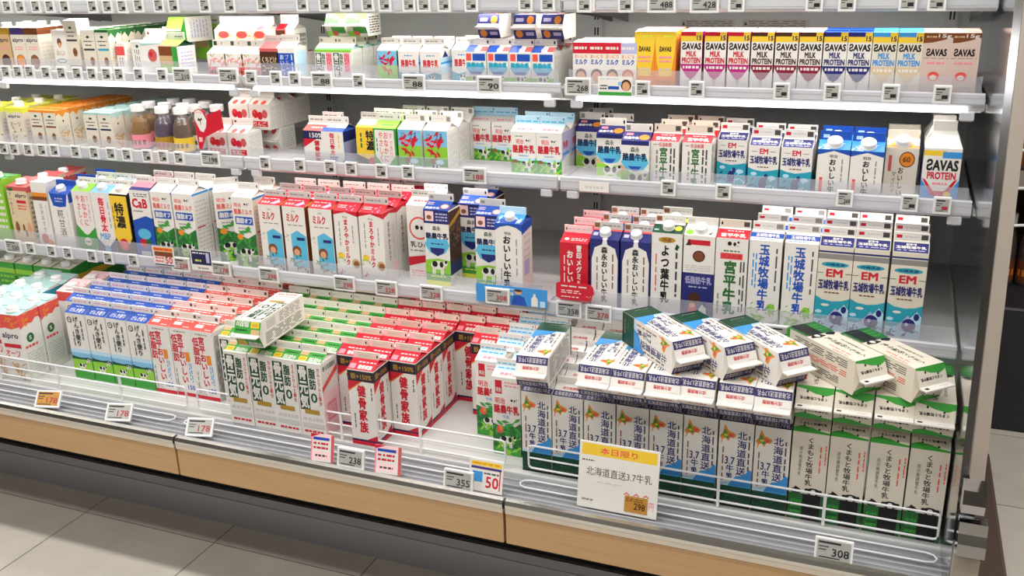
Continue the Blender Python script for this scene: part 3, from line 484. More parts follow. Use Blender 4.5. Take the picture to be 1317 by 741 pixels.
design('oatteal', 'b', 'drink_carton', 'drink carton', 'white plant drink carton with teal top and cap', **OAT, front=[('p', [(0, 1), (1, 1), (1, .8), (.5, .84), (0, .8)], 'TE')], side=[('p', [(0, 1), (1, 1), (1, .8), (.5, .84), (0, .8)], 'TE'), ('m', .1, .1, .9, .7, 9, 'LG')])
design('oatorange', 'b', 'drink_carton', 'drink carton', 'white plant drink carton with orange swirled top', **{**OAT, 'topcol': 'PP', 'slope': .016}, front=[('r', 0, .85, 1, 1, 'SA')], side=[('p', [(0, 1), (1, 1), (1, .84), (.5, .88), (0, .84)], 'SA')], toparts=[('leaf', .7, .4, .25, 'SA', 10)])
design('soy', 'b', 'drink_carton', 'drink carton', 'green soy drink carton with pale top and white cap', w=.074, d=.074, h=.2, base='GR', topcol='CR', slope=.012, cap=.0155, front=[('m', .1, .3, .9, .8, 6, 'LI'), ('r', 0, .82, 1, .9, 'LI')], side=[('r', 0, .78, 1, .88, 'YE'), ('leaf', .5, .5, .4, 'FG', 12)])

# --- half-litre cartons of the middle shelf
G5 = dict(w=.0635, h=.098, rise=.015, fin=.018)
design('em5', 'g', 'small_milk_carton', 'milk carton', 'small teal and white ranch carton with navy roof', **G5, base='W', front=[('t', 'EM', .36, .82, .64, .94, 'RD', 2), ('r', .1, .87, .3, .88, 'DG'), ('r', .7, .87, .9, .88, 'DG'), ('t', '玉城牧場牛乳', .05, .6, .95, .78, 'NV', 2), ('m', .3, .51, .7, .56, 1, 'BR'), ('p', [(0, 0), (1, 0), (1, .5), (.8, .47), (.5, .44), (.2, .47), (0, .52)], 'TE'), ('e', .2, .38, .1, .04, 'PB'), ('e', .8, .3, .13, .05, 'PB'), ('p', [(.36, .1), (.52, .34), (.62, .34), (.56, .1)], 'LV'), ('e', .5, .16, .13, .15, 'NV'), ('e', .6, .32, .06, .07, 'NV'), ('leaf', .2, .1, .2, 'NV', 8), ('leaf', .8, .1, .18, 'PB', 8)], side=[('r', 0, 0, 1, .45, 'TE')], roof=EMROOF, fins=EMFIN)
design('miya5', 'g', 'small_milk_carton', 'milk carton', 'small white carton with red roof and green characters', **G5, front=[('t', '低温殺菌', .28, .88, .74, .97, 'RD'), ('v', '宮平牛乳', .46, .86, -.02, .3, 'FG', 2), ('m', .66, .1, .9, .85, 2, 'DG', 1), ('m', .16, .15, .3, .8, 1, 'G2', 1), ('m', .1, .9, .25, .95, 1, 'G2')], side=micro_side, roof=[('r', 0, 0, 1, .86, 'RD'), ('t', '宮平牛乳', .15, .14, .88, .5, 'W', 2), ('m', .3, .62, .75, .76, 1, 'PP')], finbase='CR', fins=[('e', .1, .5, .03, .22, 'K'), ('r', .76, .2, .94, .8, 'DG')])
design('mori5', 'g', 'small_milk_carton', 'milk carton', 'small blue-roofed carton with cow on lime field', **G5, gablecol='NV', front=[('r', 0, .9, 1, 1, 'NV'), ('t', '森永', .34, .74, .66, .86, 'DN'), ('p', [(0, .5), (.1, .66), (.9, .66), (1, .5), (.8, .34), (.5, .3), (.2, .34)], 'CY'), ('t', '酪農牛乳', .06, .54, .94, .72, 'IN', 2), ('p', [(.25, .42), (.75, .42), (.6, .32), (.4, .32)], 'BL'), ('p', [(0, 0), (1, 0), (1, .28), (.5, .24), (0, .38)], 'LI'), ('p', [(0, .3), (0, .46), (.3, .3)], 'TN'), ('cow', .55, .14, .7)], side=[('r', 0, 0, 1, .3, 'NV'), ('leaf', .5, .6, .4, 'BW', 12)],
    roof=[('r', 0, 0, 1, 1, 'NV'), ('t', '酪農牛乳', .06, .2, .6, .46, 'W', 2), ('e', .78, .42, .18, .3, 'OR'), ('r', .1, .6, .35, .85, 'PK')], finbase='W', fins=[('r', .05, .2, .2, .8, 'G2'), ('e', .92, .5, .035, .25, 'K')])
design('raku5', 'g', 'small_milk_carton', 'milk carton', 'small white dairy carton with red letters and meadow', **G5, front=[('m', .15, .86, .5, .92, 1, 'G2'), ('t', '明治', .2, .7, .5, .82, 'SA'), ('cow', .66, .78, .22), ('t', '酪農牛乳', .06, .48, .94, .68, 'RD', 2), ('m', .3, .4, .7, .44, 1, 'LB'), ('r', 0, .2, 1, .36, 'PB'), ('p', [(0, 0), (1, 0), (1, .32), (.6, .26), (0, .32)], 'GR'), ('e', .16, .26, .1, .06, 'BW'), ('cow', .6, .2, .55), ('leaf', .5, .06, .42, 'LI', 12)], side=[('p', [(0, .3), (1, .5), (1, 1), (0, 1)], 'LV'), ('t', '酪農', .15, .6, .7, .78, 'RD'), ('r', .1, .44, .9, .5, 'LB')], roof=[('r', 0, .72, 1, 1, 'PB'), ('t', '酪農牛乳', .2, .2, .85, .42, 'PK', 2)], finbase='PB', gablecol='W', fins=[('m', .06, .1, .94, .5, 1, 'CY'), ('e', .92, .7, .025, .16, 'BL')])
design('color5', 'g', 'small_milk_carton', 'milk carton', 'small carton with sky, tulips and cows picture', **G5, front=[('r', 0, .6, 1, 1, 'SK'), ('r', 0, 0, 1, .6, 'LI'), ('r', 0, .1, 1, .3, 'GR'), ('t', 'ふわ', .1, .74, .32, .94, 'PU'), ('t', 'とろ', .55, .76, .8, .94, 'NV'), ('leaf', .45, .62, .42, 'RD', 18), ('leaf', .3, .7, .2, 'PK', 8), ('e', .4, .24, .16, .07, 'BR'), ('e', .66, .22, .18, .07, 'PB'), ('r', 0, 0, 1, .1, 'W'), ('cow', .45, .1, .4)], side=[('m', .1, .2, .9, .9, 7, 'LG', 1), ('p', [(0, .05), (1, .2), (1, .23), (0, .08)], 'LG')], roof=[('t', 'おいしい', .25, .2, .8, .6, 'PP')], fins=[('r', .04, .25, .12, .75, 'DG'), ('m', .2, .35, .7, .65, 1, 'LG'), ('r', .78, .2, .94, .8, 'G2')])
design('onaka5', 'g', 'small_milk_carton', 'milk carton', 'small green and white carton with pink kana', **G5, base='GR', gablecol='LI', front=[('p', [(.08, .96), (.92, .96), (.94, .3), (.6, .04), (.42, .04), (.06, .3)], 'W'), ('v', 'おなかに', .56, .92, .14, .22, 'SA'), ('v', 'やさしく', .34, .92, .14, .2, 'SA'), ('v', 'すっきり', .78, .9, .26, .18, 'PK'), ('m', .12, .4, .2, .75, 1, 'FG', 1)], roof=[('r', 0, 0, 1, 1, 'LI'), ('m', .3, .3, .8, .6, 1, 'GR')], finbase='W', fins=fins())
design('toku5', 'g', 'small_milk_carton', 'milk carton', 'small gold and black rich milk carton', **G5, base='K', front=[('p', [(0, .3), (.5, .18), (1, .3), (1, 1), (0, 1)], 'YE'), ('m', .14, .45, .3, .85, 1, 'FG', 1), ('v', '特濃', .62, .92, .4, .38, 'K', 2), ('e', .7, .12, .2, .12, 'RD')], gablecol='YE', roof=[('r', 0, 0, 1, 1, 'CR'), ('r', 0, 0, 1, .3, 'YE')], finbase='W', fins=fins())
design('red5', 'g', 'small_milk_carton', 'milk carton', 'small white carton with red roof and navy band', **{**G5, 'h': .086}, front=[('r', 0, .76, 1, 1, 'IN'), ('t', '150%', .3, .8, .9, .94, 'W'), ('p', [(0, .5), (.6, .76), (0, .76)], 'RD'), ('v', '健骨家族', .62, .72, .04, .26, 'RD', 2)], gablecol='RD', roof=[('r', 0, 0, 1, .8, 'SA'), ('m', .3, .3, .8, .6, 1, 'PP')], fins=fins())
design('mbp5', 'g', 'small_milk_carton', 'milk carton', 'small white carton with red kanji and blue roof', **{**G5, 'h': .086}, gablecol='BL', sidebase='SK', front=[('v', '毎日骨太', .48, .96, .3, .24, 'RD', 2), ('m', .72, .45, .84, .9, 1, 'YE', 1), ('t', 'MBP', .34, .14, .7, .28, 'BL'), ('p', [(0, 0), (.34, 0), (0, .18)], 'NV'), ('p', [(1, 0), (.66, 0), (1, .18)], 'NV'), ('r', .36, 0, .66, .1, 'CY')], side=[('r', 0, .7, 1, 1, 'NV'), ('r', .1, .1, .9, .68, 'LV')], roof=[('r', .0, 0, 1, .5, 'BL'), ('m', .3, .6, .8, .8, 1, 'LV')], fins=fins())
design('apple5', 'g', 'juice_carton', 'juice carton', 'white juice carton printed with red apples', **{**G5, 'h': .068}, front=[('e', .3, .62, .15, .17, 'RD'), ('e', .54, .55, .14, .16, 'RD'), ('e', .78, .62, .14, .17, 'PH'), ('e', .26, .68, .05, .06, 'SA'), ('r', .1, .12, .9, .34, 'RD'), ('t', 'りんご', .2, .15, .8, .31, 'W')], side=[('m', .1, .1, .9, .9, 8, 'LG', 1)], sidebase='W', roof=[('e', .3, .25, .12, .3, 'SA'), ('e', .7, .25, .12, .3, 'SA')], fins=[('r', .06, .4, .18, .7, 'DG'), ('m', .3, .4, .9, .65, 1, 'LG')])
design('meioi5', 'g', 'small_milk_carton', 'milk carton', 'small blue-roofed carton with large white cap', **G5, gablecol='BL', cap=.0155, front=[('p', [(0, 1), (1, 1), (1, .88), (.5, .97), (0, .88)], 'BL'), ('t', '明治', .38, .82, .62, .89, 'DG'), ('v', 'おいしい牛乳', .48, .8, -.08, .22, 'K', 2), ('r', .1, .06, .2, .4, 'SA'), ('m', .74, .3, .82, .8, 1, 'G2', 1)], side=[('r', 0, .86, 1, 1, 'BL')], roof=[('r', 0, 0, 1, 1, 'LB'), ('leaf', .5, .5, .4, 'PB', 9)], finbase='BL', fins=[('r', .1, .2, .3, .6, 'PB')])
design('mild5', 'g', 'small_milk_carton', 'milk carton', 'small cream carton with amber price roundel and cap', **G5, base='CR', cap=.0155, front=[('e', .66, .76, .24, .17, 'BR'), ('e', .66, .76, .205, .145, 'OR'), ('t', '60', .53, .7, .77, .82, 'BR', 2), ('r', .1, .5, .2, .84, 'PH'), ('v', 'おいしい', .5, .6, -.04, .18, 'K'), ('v', 'マイルド', .3, .5, .02, .16, 'DG', 0)], roof=[('r', 0, 0, 1, .3, 'TN'), ('leaf', .5, .55, .4, 'YE', 6)], finbase='CR', fins=[])
design('protein', 'g', 'protein_drink_carton', 'protein drink carton', 'white and blue protein carton with tall white top', w=.07, h=.108, rise=.03, fin=.02, sidebase='NV', front=[('r', 0, .86, .6, .96, 'YE'), ('r', .5, .82, 1, .94, 'LB'), ('t', 'ƧAVAS', .1, .58, .94, .8, 'K', 2), ('t', 'PROTEIN', .14, .42, .9, .56, 'RD', 2), ('p', [(0, 0), (1, 0), (1, .42), (.7, .12), (.3, .12), (0, .42)], 'LB'), ('p', [(.02, .44), (.12, .4), (.34, .2), (.64, .2), (.86, .4), (.96, .44), (.7, .1), (.3, .1)], 'RD'), ('m', .3, .3, .7, .38, 1, 'PK'), ('e', .72, .14, .1, .06, 'YE')], side=[('r', 0, 0, 1, .4, 'NV'), ('m', .1, .5, .9, .9, 5, 'LV')], left=[('m', .1, .3, .9, .9, 6, 'LV')], finw=.62, roof=[], fins=[])
ALM = dict(w=.0475, d=.049, h=.106, slope=.003)
def almondf(bar, extra=None): return [('r', 0, .94, 1, 1, extra or bar), ('e', .5, .84, .12, .03, 'DN'), ('m', .15, .72, .85, .77, 1, 'DG'), ('m', .25, .63, .75, .69, 1, 'DG'), ('r', .1, .54, .9, .585, bar), ('e', .62, .3, .17, .1, 'BW'), ('e', .64, .31, .08, .05, 'BR')]
def almonds(top): return [('p', [(0, 1), (1, 1), (1, .88), (.75, .92), (.5, .8), (.25, .92), (0, .84)], top), ('e', .5, .7, .06, .03, 'DN'), ('leaf', .5, .3, .4, 'TN', 18), ('m', .1, .42, .9, .6, 3, 'LG')]
for k, top, bar, ds in (('almo', 'OR', 'BR', 'slim almond milk box with orange top'), ('almb', 'TL', 'IN', 'slim almond milk box with pale blue top'), ('almg', 'FG', 'TE', 'slim almond milk box with green top'), ('almw', 'W', 'DG', 'slim white almond milk box')):
    design(k, 'b', 'drink_box', 'drink box', ds, **{**ALM, 'h': .106 if k in ('almo', 'almb') else .122}, base='CR', topcol=top, front=almondf(bar, top), side=almonds(top))
design('yell5', 'b', 'drink_carton', 'drink carton', 'cream plant drink carton with yellow-green top and cap', w=.067, d=.07, h=.106, base='CR', topcol='LM', slope=.006, cap=.0135, front=[('p', [(0, 1), (1, 1), (1, .86), (.6, .9), (.3, .84), (0, .88)], 'LM'), ('t', 'alpro', .1, .7, .8, .82, 'IN'), ('t', 'オーツ', .15, .48, .75, .62, 'GO'), ('leaf', .5, .2, .3, 'GO', 10)], side=[('p', [(0, 1), (1, 1), (1, .86), (.5, .9), (0, .86)], 'LM'), ('m', .1, .1, .8, .7, 6, 'LV')])
for k, b, l, ink, ds in (('botamber', 'AM', 'PK', 'BR', 'small glass bottle of amber drink with pink label'), ('botpurple', 'DP', 'GO', 'MG', 'small glass bottle of purple drink with gold label'), ('botbrown', 'DR', 'YE', 'BR', 'small glass bottle of brown drink with yellow label'), ('botgrey', 'DR', 'LG', 'DG', 'small bottle of cloudy drink with pale label')):
    design(k, 'o', 'drink_bottle', 'bottle', ds, base=b, label=l, ink=ink)

# --- top shelf
G2_ = dict(w=.0535, h=.077, rise=.013, fin=.015)
def savas(key, accent, top, base, ds, low):
    design(key, 'b', 'protein_drink_box', 'protein drink box', ds, w=.0455, d=.05, h=.124, base=base, topcol=top, slope=.002,
           front=[('r', 0, .84, 1, 1, 'YE'), ('r', 0, .93, .7, 1, accent), ('t', '15', .74, .86, .96, .94, 'IN', 2), ('t', 'ƧAVAS', .06, .7, .95, .82, 'K', 2), ('t', 'MILK', .26, .585, .74, .68, accent, 2), ('t', 'PROTEIN', .06, .475, .94, .57, accent, 2), ('p', [(0, .46), (1, .46), (.97, .4), (.68, .24), (.5, .2), (.32, .24), (.03, .4)], low), ('m', .12, .36, .88, .45, 1, 'W'), ('p', [(.4, .2), (.6, .2), (.5, .08)], 'LG')], side=[('p', [(0, 0), (1, 0), (1, 1), (0, 1)], low)])
savas('svpink', 'RD', 'PP', 'W', 'white protein drink box with pink chevron', 'MG')
savas('svdark', 'DB', 'PP', 'W', 'white protein drink box with dark red chevron', 'MA')
savas('svnavy', 'NV', 'BL', 'W', 'white protein drink box with navy chevron', 'NV')
savas('svsky', 'LB', 'CY', 'CR', 'white protein drink box with sky blue letters', 'BE')
design('svyell', 'b', 'protein_drink_box', 'protein drink box', 'yellow protein drink box with orange edges', w=.0455, d=.05, h=.124, base='YE', topcol='PP', slope=.003, front=[('p', [(0, 0), (.14, 0), (.2, .3), (.08, .5), (0, .8)], 'OR'), ('p', [(1, 0), (.86, 0), (.8, .3), (.92, .6), (1, .9)], 'OR'), ('t', 'ƧAVAS', .2, .66, .78, .75, 'K', 2), ('m', .2, .46, .8, .6, 2, 'PK'), ('m', .2, .32, .8, .4, 1, 'LG'), ('r', .1, .04, .9, .24, 'OR'), ('m', .2, .08, .8, .2, 1, 'GO'), ('m', .4, .88, .9, .96, 1, 'LM')], side=[('p', [(0, 0), (1, 0), (1, 1), (0, .5)], 'OR')])
design('svsoft', 'b', 'protein_drink_box', 'protein drink box', 'beige protein drink box with brown top band', w=.053, d=.05, h=.124, base='BP', topcol='BP', slope=.002, front=[('p', [(0, .84), (.3, .85), (.6, .88), (1, .93), (1, 1), (0, 1)], 'BR'), ('t', '15g', .5, .91, .94, .98, 'W'), ('m', .1, .91, .45, .97, 1, 'TN'), ('t', 'ƧAVAS', .14, .64, .84, .76, 'K', 2), ('m', .06, .6, .94, .62, 1, 'G2'), ('m', .2, .5, .8, .57, 1, 'PK'), ('e', .46, .33, .2, .07, 'SA'), ('e', .46, .31, .12, .04, 'CR'), ('m', .1, .1, .9, .2, 2, 'LG')], side=[('m', .1, .2, .9, .8, 6, 'LG')])
def kid(key, hat, ds): design(key, 'b', 'milk_drink_box', 'milk drink box', ds, w=.0385, d=.045, h=.1, topcol='W', slope=.004, front=[('r', 0, .76, 1, 1, hat), ('m', .1, .82, .9, .94, 1, 'W'), ('t', 'まいにち', .12, .66, .88, .74, 'OR'), ('t', 'ミルク', .14, .52, .86, .64, 'BL', 2), ('e', .5, .3, .34, .13, 'DB' if hat != 'LV' else 'PH'), ('e', .5, .25, .28, .12, 'SKN'), ('r', 0, 0, 1, .12, 'W')], side=[('m', .1, .2, .9, .8, 6, 'LG')])
kid('kida', 'RD', 'small white milk box with red top and child face'); kid('kidb', 'LV', 'small white milk box with lilac top and child face')
design('mori2', 'g', 'mini_milk_carton', 'milk carton', 'mini milk carton with teal lettering and blue gable', **G2_, gablecol='LG', front=[('r', .05, .74, .3, .95, 'SA'), ('r', .36, .74, .96, .95, 'BL'), ('p', [(.04, .52), (.15, .66), (.85, .66), (.96, .52), (.75, .34), (.25, .34)], 'CY'), ('t', '酪農牛乳', .06, .5, .94, .7, 'TE', 2), ('p', [(.2, .42), (.8, .42), (.7, .34), (.3, .34)], 'BL'), ('r', 0, 0, 1, .26, 'LI'), ('cow', .5, .2, .5)], side=[('m', .1, .1, .9, .9, 7, 'LG', 1)], roof=[('r', 0, 0, .45, 1, 'BL'), ('e', .52, .4, .12, .3, 'LV'), ('r', .68, .1, 1, .8, 'PH')], fins=[('r', .06, .3, .2, .7, 'LG'), ('e', .9, .5, .045, .25, 'NV')])
design('mori2lie', 'g', 'mini_milk_carton', 'milk carton', 'mini navy milk carton lying on top of others', **{**G2_, 'h': .068}, base='W', front=[('r', 0, 0, 1, 1, 'NV'), ('e', .2, .7, .16, .2, 'OR'), ('e', .8, .3, .14, .18, 'SA'), ('m', .4, .6, .9, .9, 2, 'LV'), ('e', .5, .3, .12, .2, 'W')], gablecol='W', roof=[('r', 0, 0, 1, .8, 'NV'), ('e', .25, .45, .16, .34, 'OR'), ('r', .55, .3, .9, .6, 'LV')], fins=[])
design('raku2', 'g', 'mini_milk_carton', 'milk carton', 'mini white carton with red dairy lettering', **G2_, front=[('m', .3, .82, .7, .9, 1, 'LB'), ('t', '酪農牛乳', .12, .5, .88, .74, 'RD', 2), ('p', [(0, 0), (1, 0), (1, .3), (.7, .36), (.3, .28), (0, .36)], 'TE'), ('cow', .5, .2, .4)], side=[('r', 0, .3, 1, .8, 'PB'), ('r', 0, .6, 1, .66, 'LB'), ('p', [(.2, .8), (.8, .8), (.5, 1)], 'NV')], roof=[('m', .3, .2, .7, .5, 1, 'LB')], fins=fins())
design('color2', 'g', 'mini_milk_carton', 'milk carton', 'mini carton with sky and tulip picture', **G2_, front=[('r', 0, .55, 1, 1, 'SK'), ('r', 0, 0, 1, .55, 'LI'), ('leaf', .5, .6, .42, 'RD', 18), ('leaf', .25, .75, .15, 'PU', 6), ('r', 0, 0, 1, .14, 'GR')], side=[('r', 0, 0, 1, 1, 'FG')], roof=[], fins=fins())
design('green2', 'g', 'mini_milk_carton', 'milk carton', 'mini white carton with green and red columns', **G2_, front=[('r', 0, .92, 1, 1, 'LI'), ('r', .04, .1, .34, .9, 'DN'), ('v', '骨元気', .19, .88, .12, .26, 'W', 2), ('v', '脂肪0', .46, .88, .3, .2, 'DN'), ('r', .6, .3, .9, .9, 'PK'), ('m', .62, .34, .88, .86, 3, 'RD', 1)], side=[('m', .1, .1, .9, .9, 7, 'LG', 1)], gablecol='TL', roof=[('r', 0, 0, 1, .3, 'GR')], finbase='CR', fins=[('r', .06, .3, .2, .7, 'G2'), ('e', .92, .5, .04, .25, 'K')])
design('green2lie', 'g', 'mini_milk_carton', 'milk carton', 'mini green and yellow carton lying on its back', **{**G2_, 'h': .07}, base='W', front=[('r', 0, 0, 1, .5, 'GR'), ('r', 0, .5, 1, .8, 'LI'), ('leaf', .4, .5, .2, 'OR', 5)], left=[('m', .1, .1, .9, .9, 7, 'DG', 1)], gablecol='W', roof=[('r', 0, 0, .6, .5, 'LI'), ('r', .3, .3, 1, .9, 'GR'), ('e', .45, .3, .14, .24, 'SA')], fins=fins())
design('coffee', 'g', 'juice_carton', 'coffee milk carton', 'brown coffee milk carton with cream lettering', w=.056, h=.078, base='DB', front=[('r', 0, .9, 1, 1, 'PH'), ('t', 'くちどけ', .1, .54, .9, .74, 'BE'), ('t', 'コーヒー', .1, .26, .9, .48, 'BE')], gablecol='PH', roof=[('r', 0, 0, 1, 1, 'PH')], fins=fins('LG'), rise=.013, fin=.018)
design('bluejuice', 'g', 'juice_carton', 'drink carton', 'white drink carton with blue label in columns', w=.054, h=.08, front=[('r', .06, .0, .94, .84, 'BL'), ('v', 'おいしい', .26, .8, .1, .24, 'W'), ('v', 'プルーン', .54, .8, .1, .22, 'LV'), ('m', .74, .1, .88, .8, 1, 'PB', 1)], side=[('m', .1, .3, .9, .8, 5, 'LV'), ('r', .1, .1, .9, .9, 'PB')], rise=.013, fin=.018, fins=fins('LG'))
design('tomato', 'g', 'juice_carton', 'juice carton', 'white vegetable juice carton with dark red fruit', w=.064, h=.088, front=[('e', .55, .62, .22, .2, 'PH'), ('e', .48, .66, .08, .08, 'RD'), ('m', .5, .1, .95, .3, 2, 'LG'), ('p', [(0, .9), (1, .98), (1, 1), (0, 1)], 'TL')], side=[('m', .1, .1, .9, .9, 7, 'LG', 1)], rise=.015, fin=.02, roof=[('r', 0, 0, 1, .2, 'TL')], fins=[('e', .14, .4, .05, .2, 'BR'), ('m', .3, .3, .9, .7, 1, 'LG')])
design('greenlie', 'g', 'juice_carton', 'juice carton', 'lime green juice carton tipped over on its side', w=.066, h=.09, base='GR', sidebase='W', front=[('r', 0, .3, 1, 1, 'LI'), ('e', .4, .6, .3, .2, 'BE'), ('m', .2, .4, .8, .7, 2, 'W')], side=[('m', .15, .15, .85, .85, 6, 'LV'), ], rise=.015, fin=.02, roof=[('r', 0, 0, 1, 1, 'LI')], fins=[('m', .1, .3, .7, .7, 1, 'LG')])
design('greenjuice', 'g', 'juice_carton', 'juice carton', 'green and brown vegetable juice carton', w=.066, h=.08, base='LI', sidebase='W', front=[('r', 0, .7, .75, 1, 'BR'), ('r', 0, .4, .75, .7, 'TN'), ('r', .7, 0, 1, 1, 'GR')], side=[('m', .15, .15, .85, .85, 6, 'LV')], rise=.015, fin=.02, gablecol='DN', roof=[('r', 0, 0, 1, .2, 'BR')], fins=[('r', .06, .3, .16, .7, 'LG'), ('m', .5, .3, .9, .6, 1, 'DN')])
cakeA = [('r', 0, .08, 1, .46, 'PH'), ('leaf', .5, .6, .4, 'TN', 14), ('leaf', .5, .7, .35, 'PK', 8), ('m', .1, .14, .9, .38, 1, 'DB')]
design('fruit', 'g', 'juice_carton', 'juice carton', 'white fruit juice carton with warm fruit picture', w=.0585, h=.063, front=cakeA, side=[('m', .1, .1, .9, .7, 5, 'LG')], rise=.015, fin=.018, roof=[('leaf', .5, .4, .35, 'TN', 7)], fins=[('r', .06, .2, .24, .8, 'DG'), ('e', .5, .5, .03, .2, 'G2')])
design('fruitup', 'g', 'juice_carton', 'juice carton', 'white fruit juice carton with red label on top tier', w=.058, h=.06, front=[('r', 0, .18, 1, .52, 'RD'), ('t', 'フルーツ', .12, .24, .88, .46, 'W'), ('leaf', .5, .7, .3, 'YE', 10), ('e', .5, .8, .3, .15, 'SA')], side=[('m', .1, .1, .9, .7, 5, 'LG')], rise=.015, fin=.018, roof=[('e', .5, .3, .2, .3, 'PK')], fins=[('m', .4, .3, .9, .6, 1, 'LV')])
design('cocoa', 'g', 'juice_carton', 'juice carton', 'white and brown cocoa drink carton on top tier', w=.056, h=.061, front=[('r', 0, 0, .55, 1, 'PH'), ('r', 0, .5, .5, .95, 'DB'), ('e', .7, .6, .16, .16, 'TN')], side=[('r', .05, .05, .95, .8, 'G2'), ('m', .1, .2, .9, .7, 3, 'LG')], rise=.015, fin=.02, gablecol='LG', roof=[('r', 0, 0, .5, .8, 'RD'), ('leaf', .75, .4, .15, 'TN', 5)], fins=fins('LG'))
design('pine', 'b', 'drink_box', 'drink box', 'white drink box with smiling fruit face', w=.05, d=.05, h=.12, front=[('e', .5, .72, .16, .1, 'BR'), ('e', .5, .66, .12, .06, 'SKN'), ('t', 'おいしい', .2, .42, .8, .54, 'GO'), ('e', .5, .3, .36, .05, 'FG'), ('e', .5, .3, .3, .035, 'W'), ('leaf', .5, .05, .1, 'SA', 3)], topcol='W', side=[('m', .1, .1, .9, .9, 6, 'LG')])
for k, band, im, ds in (('oatp', 'PU', 'OR', 'white oat drink carton with purple top'), ('oatb', 'BR', 'BW', 'white oat drink carton with brown top'), ('choc', 'GO', 'DB', 'gold and brown soy drink carton')):
    design(k, 'b', 'drink_box', 'drink box', ds, w=.052, d=.07, h=.126, base='CR' if k != 'choc' else 'TN', topcol='W', cap=.0135, front=[('r', 0, .85, 1, 1, band), ('t', 'alpro', .1, .66, .9, .78, 'IN'), ('m', .2, .5, .8, .6, 2, 'PK'), ('e', .5, .25, .34, .16, 'DB'), ('e', .5, .26, .3, .14, im)], side=[('r', 0, .85, 1, 1, band), ('m', .1, .1, .9, .7, 7, 'LG')])
design('sachet', 'b', 'drink_box', 'drink box', 'narrow white drink box with salmon band', w=.03, d=.04, h=.085, front=[('r', 0, .62, 1, .9, 'SA'), ('m', .2, .1, .8, .55, 2, 'G2', 1)], side=[('m', .2, .1, .8, .8, 3, 'LG', 1)])
design('sachetw', 'b', 'drink_box', 'drink box', 'narrow white drink box leaning askew', w=.03, d=.04, h=.09, front=[('e', .6, .85, .15, .05, 'DN'), ('m', .2, .1, .8, .75, 3, 'G2', 1)], side=[('m', .2, .1, .8, .8, 3, 'LG', 1)])

# ------------------------------------------------------------------ the room
DEPTH = 0.79
fl = MB(); fl.poly([(-9, -7, 0), (5, -7, 0), (5, 5, 0), (-9, 5, 0)], M_FLOOR); setting(fl.build('floor'))
M_WALL = principled('warm_grey_wall', '#8f8880', 0.7, noise=0.05)
wl = MB(); wl.box(-9, 5.0, 0, 5, 5.1, 3.6, M_WALL); setting(wl.build('wall_back'))
wl = MB(); wl.box(-9, -7.1, 0, 5, -7.0, 3.6, M_WALL); setting(wl.build('wall_front'))
wl = MB(); wl.box(-9.1, -7, 0, -9.0, 5, 3.6, M_WALL); setting(wl.build('wall_left'))
wl = MB(); wl.box(5.0, -7, 0, 5.1, 5, 3.6, M_WALL); setting(wl.build('wall_right'))
M_CEIL = principled('white_ceiling', '#e6e4df', 0.8, noise=0.02)
wl = MB(); wl.box(-9, -7, 3.6, 5, 5, 3.7, M_CEIL); setting(wl.build('ceiling'))

# ------------------------------------------------------------------ the refrigerated case
XL, XR = -3.55, -0.0024
case = tag(empty('refrigerated_case', (0, 0, Z0)), 'long open refrigerated dairy case with wooden front and polished side wall', 'refrigerated case')
def cpart(mb, name): return mb.build(name, case)
b = MB(); b.box(XL, DEPTH, -.05, XR, DEPTH + .03, 1.75, M_BACK)
for x in (-1.79, -.935): b.box(x - .002, DEPTH - .002, 0, x + .002, DEPTH, 1.7, M_SLOT)
cpart(b, 'back_panel')
b = MB(); b.box(XL, -.02, -.05, XR, DEPTH, 0, M_SHELF); cpart(b, 'deck_tray')
b = MB()
b.prism([(-.02, -.004), (-.06, -.006), (-.12, .004), (-.165, .016), (-.165, -.01), (-.02, -.03)], XL, XR, M_LEDGE)
for y, z in ((-.045, -.003), (-.075, .000), (-.1, .0035), (-.125, .0075), (-.148, .013)): b.box(XL, y - .0018, z - .002, XR, y + .0018, z + .0026, principled('grey_ledge_rib', '#a6a7ab', 0.3, noise=0.03))
cpart(b, 'front_ledge')
JO = [XL, -1.672, -.832, XR]
for i in range(3):
    x0, x1 = JO[i] + .003, JO[i + 1] - .003
    b = MB(); b.prism([(-.165, .016), (-.178, .036), (-.19, .043), (-.2, .042), (-.204, .034), (-.203, .0255), (-.165, .0)], x0, x1, M_STEEL); cpart(b, 'steel_nose')
    b = MB(); b.box(x0, -.2025, .0135, x1, -.17, .0255, principled('beige_trim', '#cfc4b4', 0.5, noise=0.04)); cpart(b, 'beige_trim_strip')
    b = MB(); b.box(x0, -.2, -.06, x1, -.172, .0135, M_WOOD, .002); cpart(b, 'wooden_fascia')
b = MB(); b.box(XL, -.172, -.066, XR, .2, -.05, M_DARK); b.box(XL, .098, -.285, XR, .12, -.05, M_DARK); cpart(b, 'dark_underside')
b = MB(); b.box(XL, .09, -.4, XR + .03, .11, -.285, M_KICK); b.box(XL, .086, -.322, XR + .03, .09, -.316, M_KICK); b.box(XL, .084, -.298, XR + .03, .09, -.286, M_KICK); cpart(b, 'kick_panel')
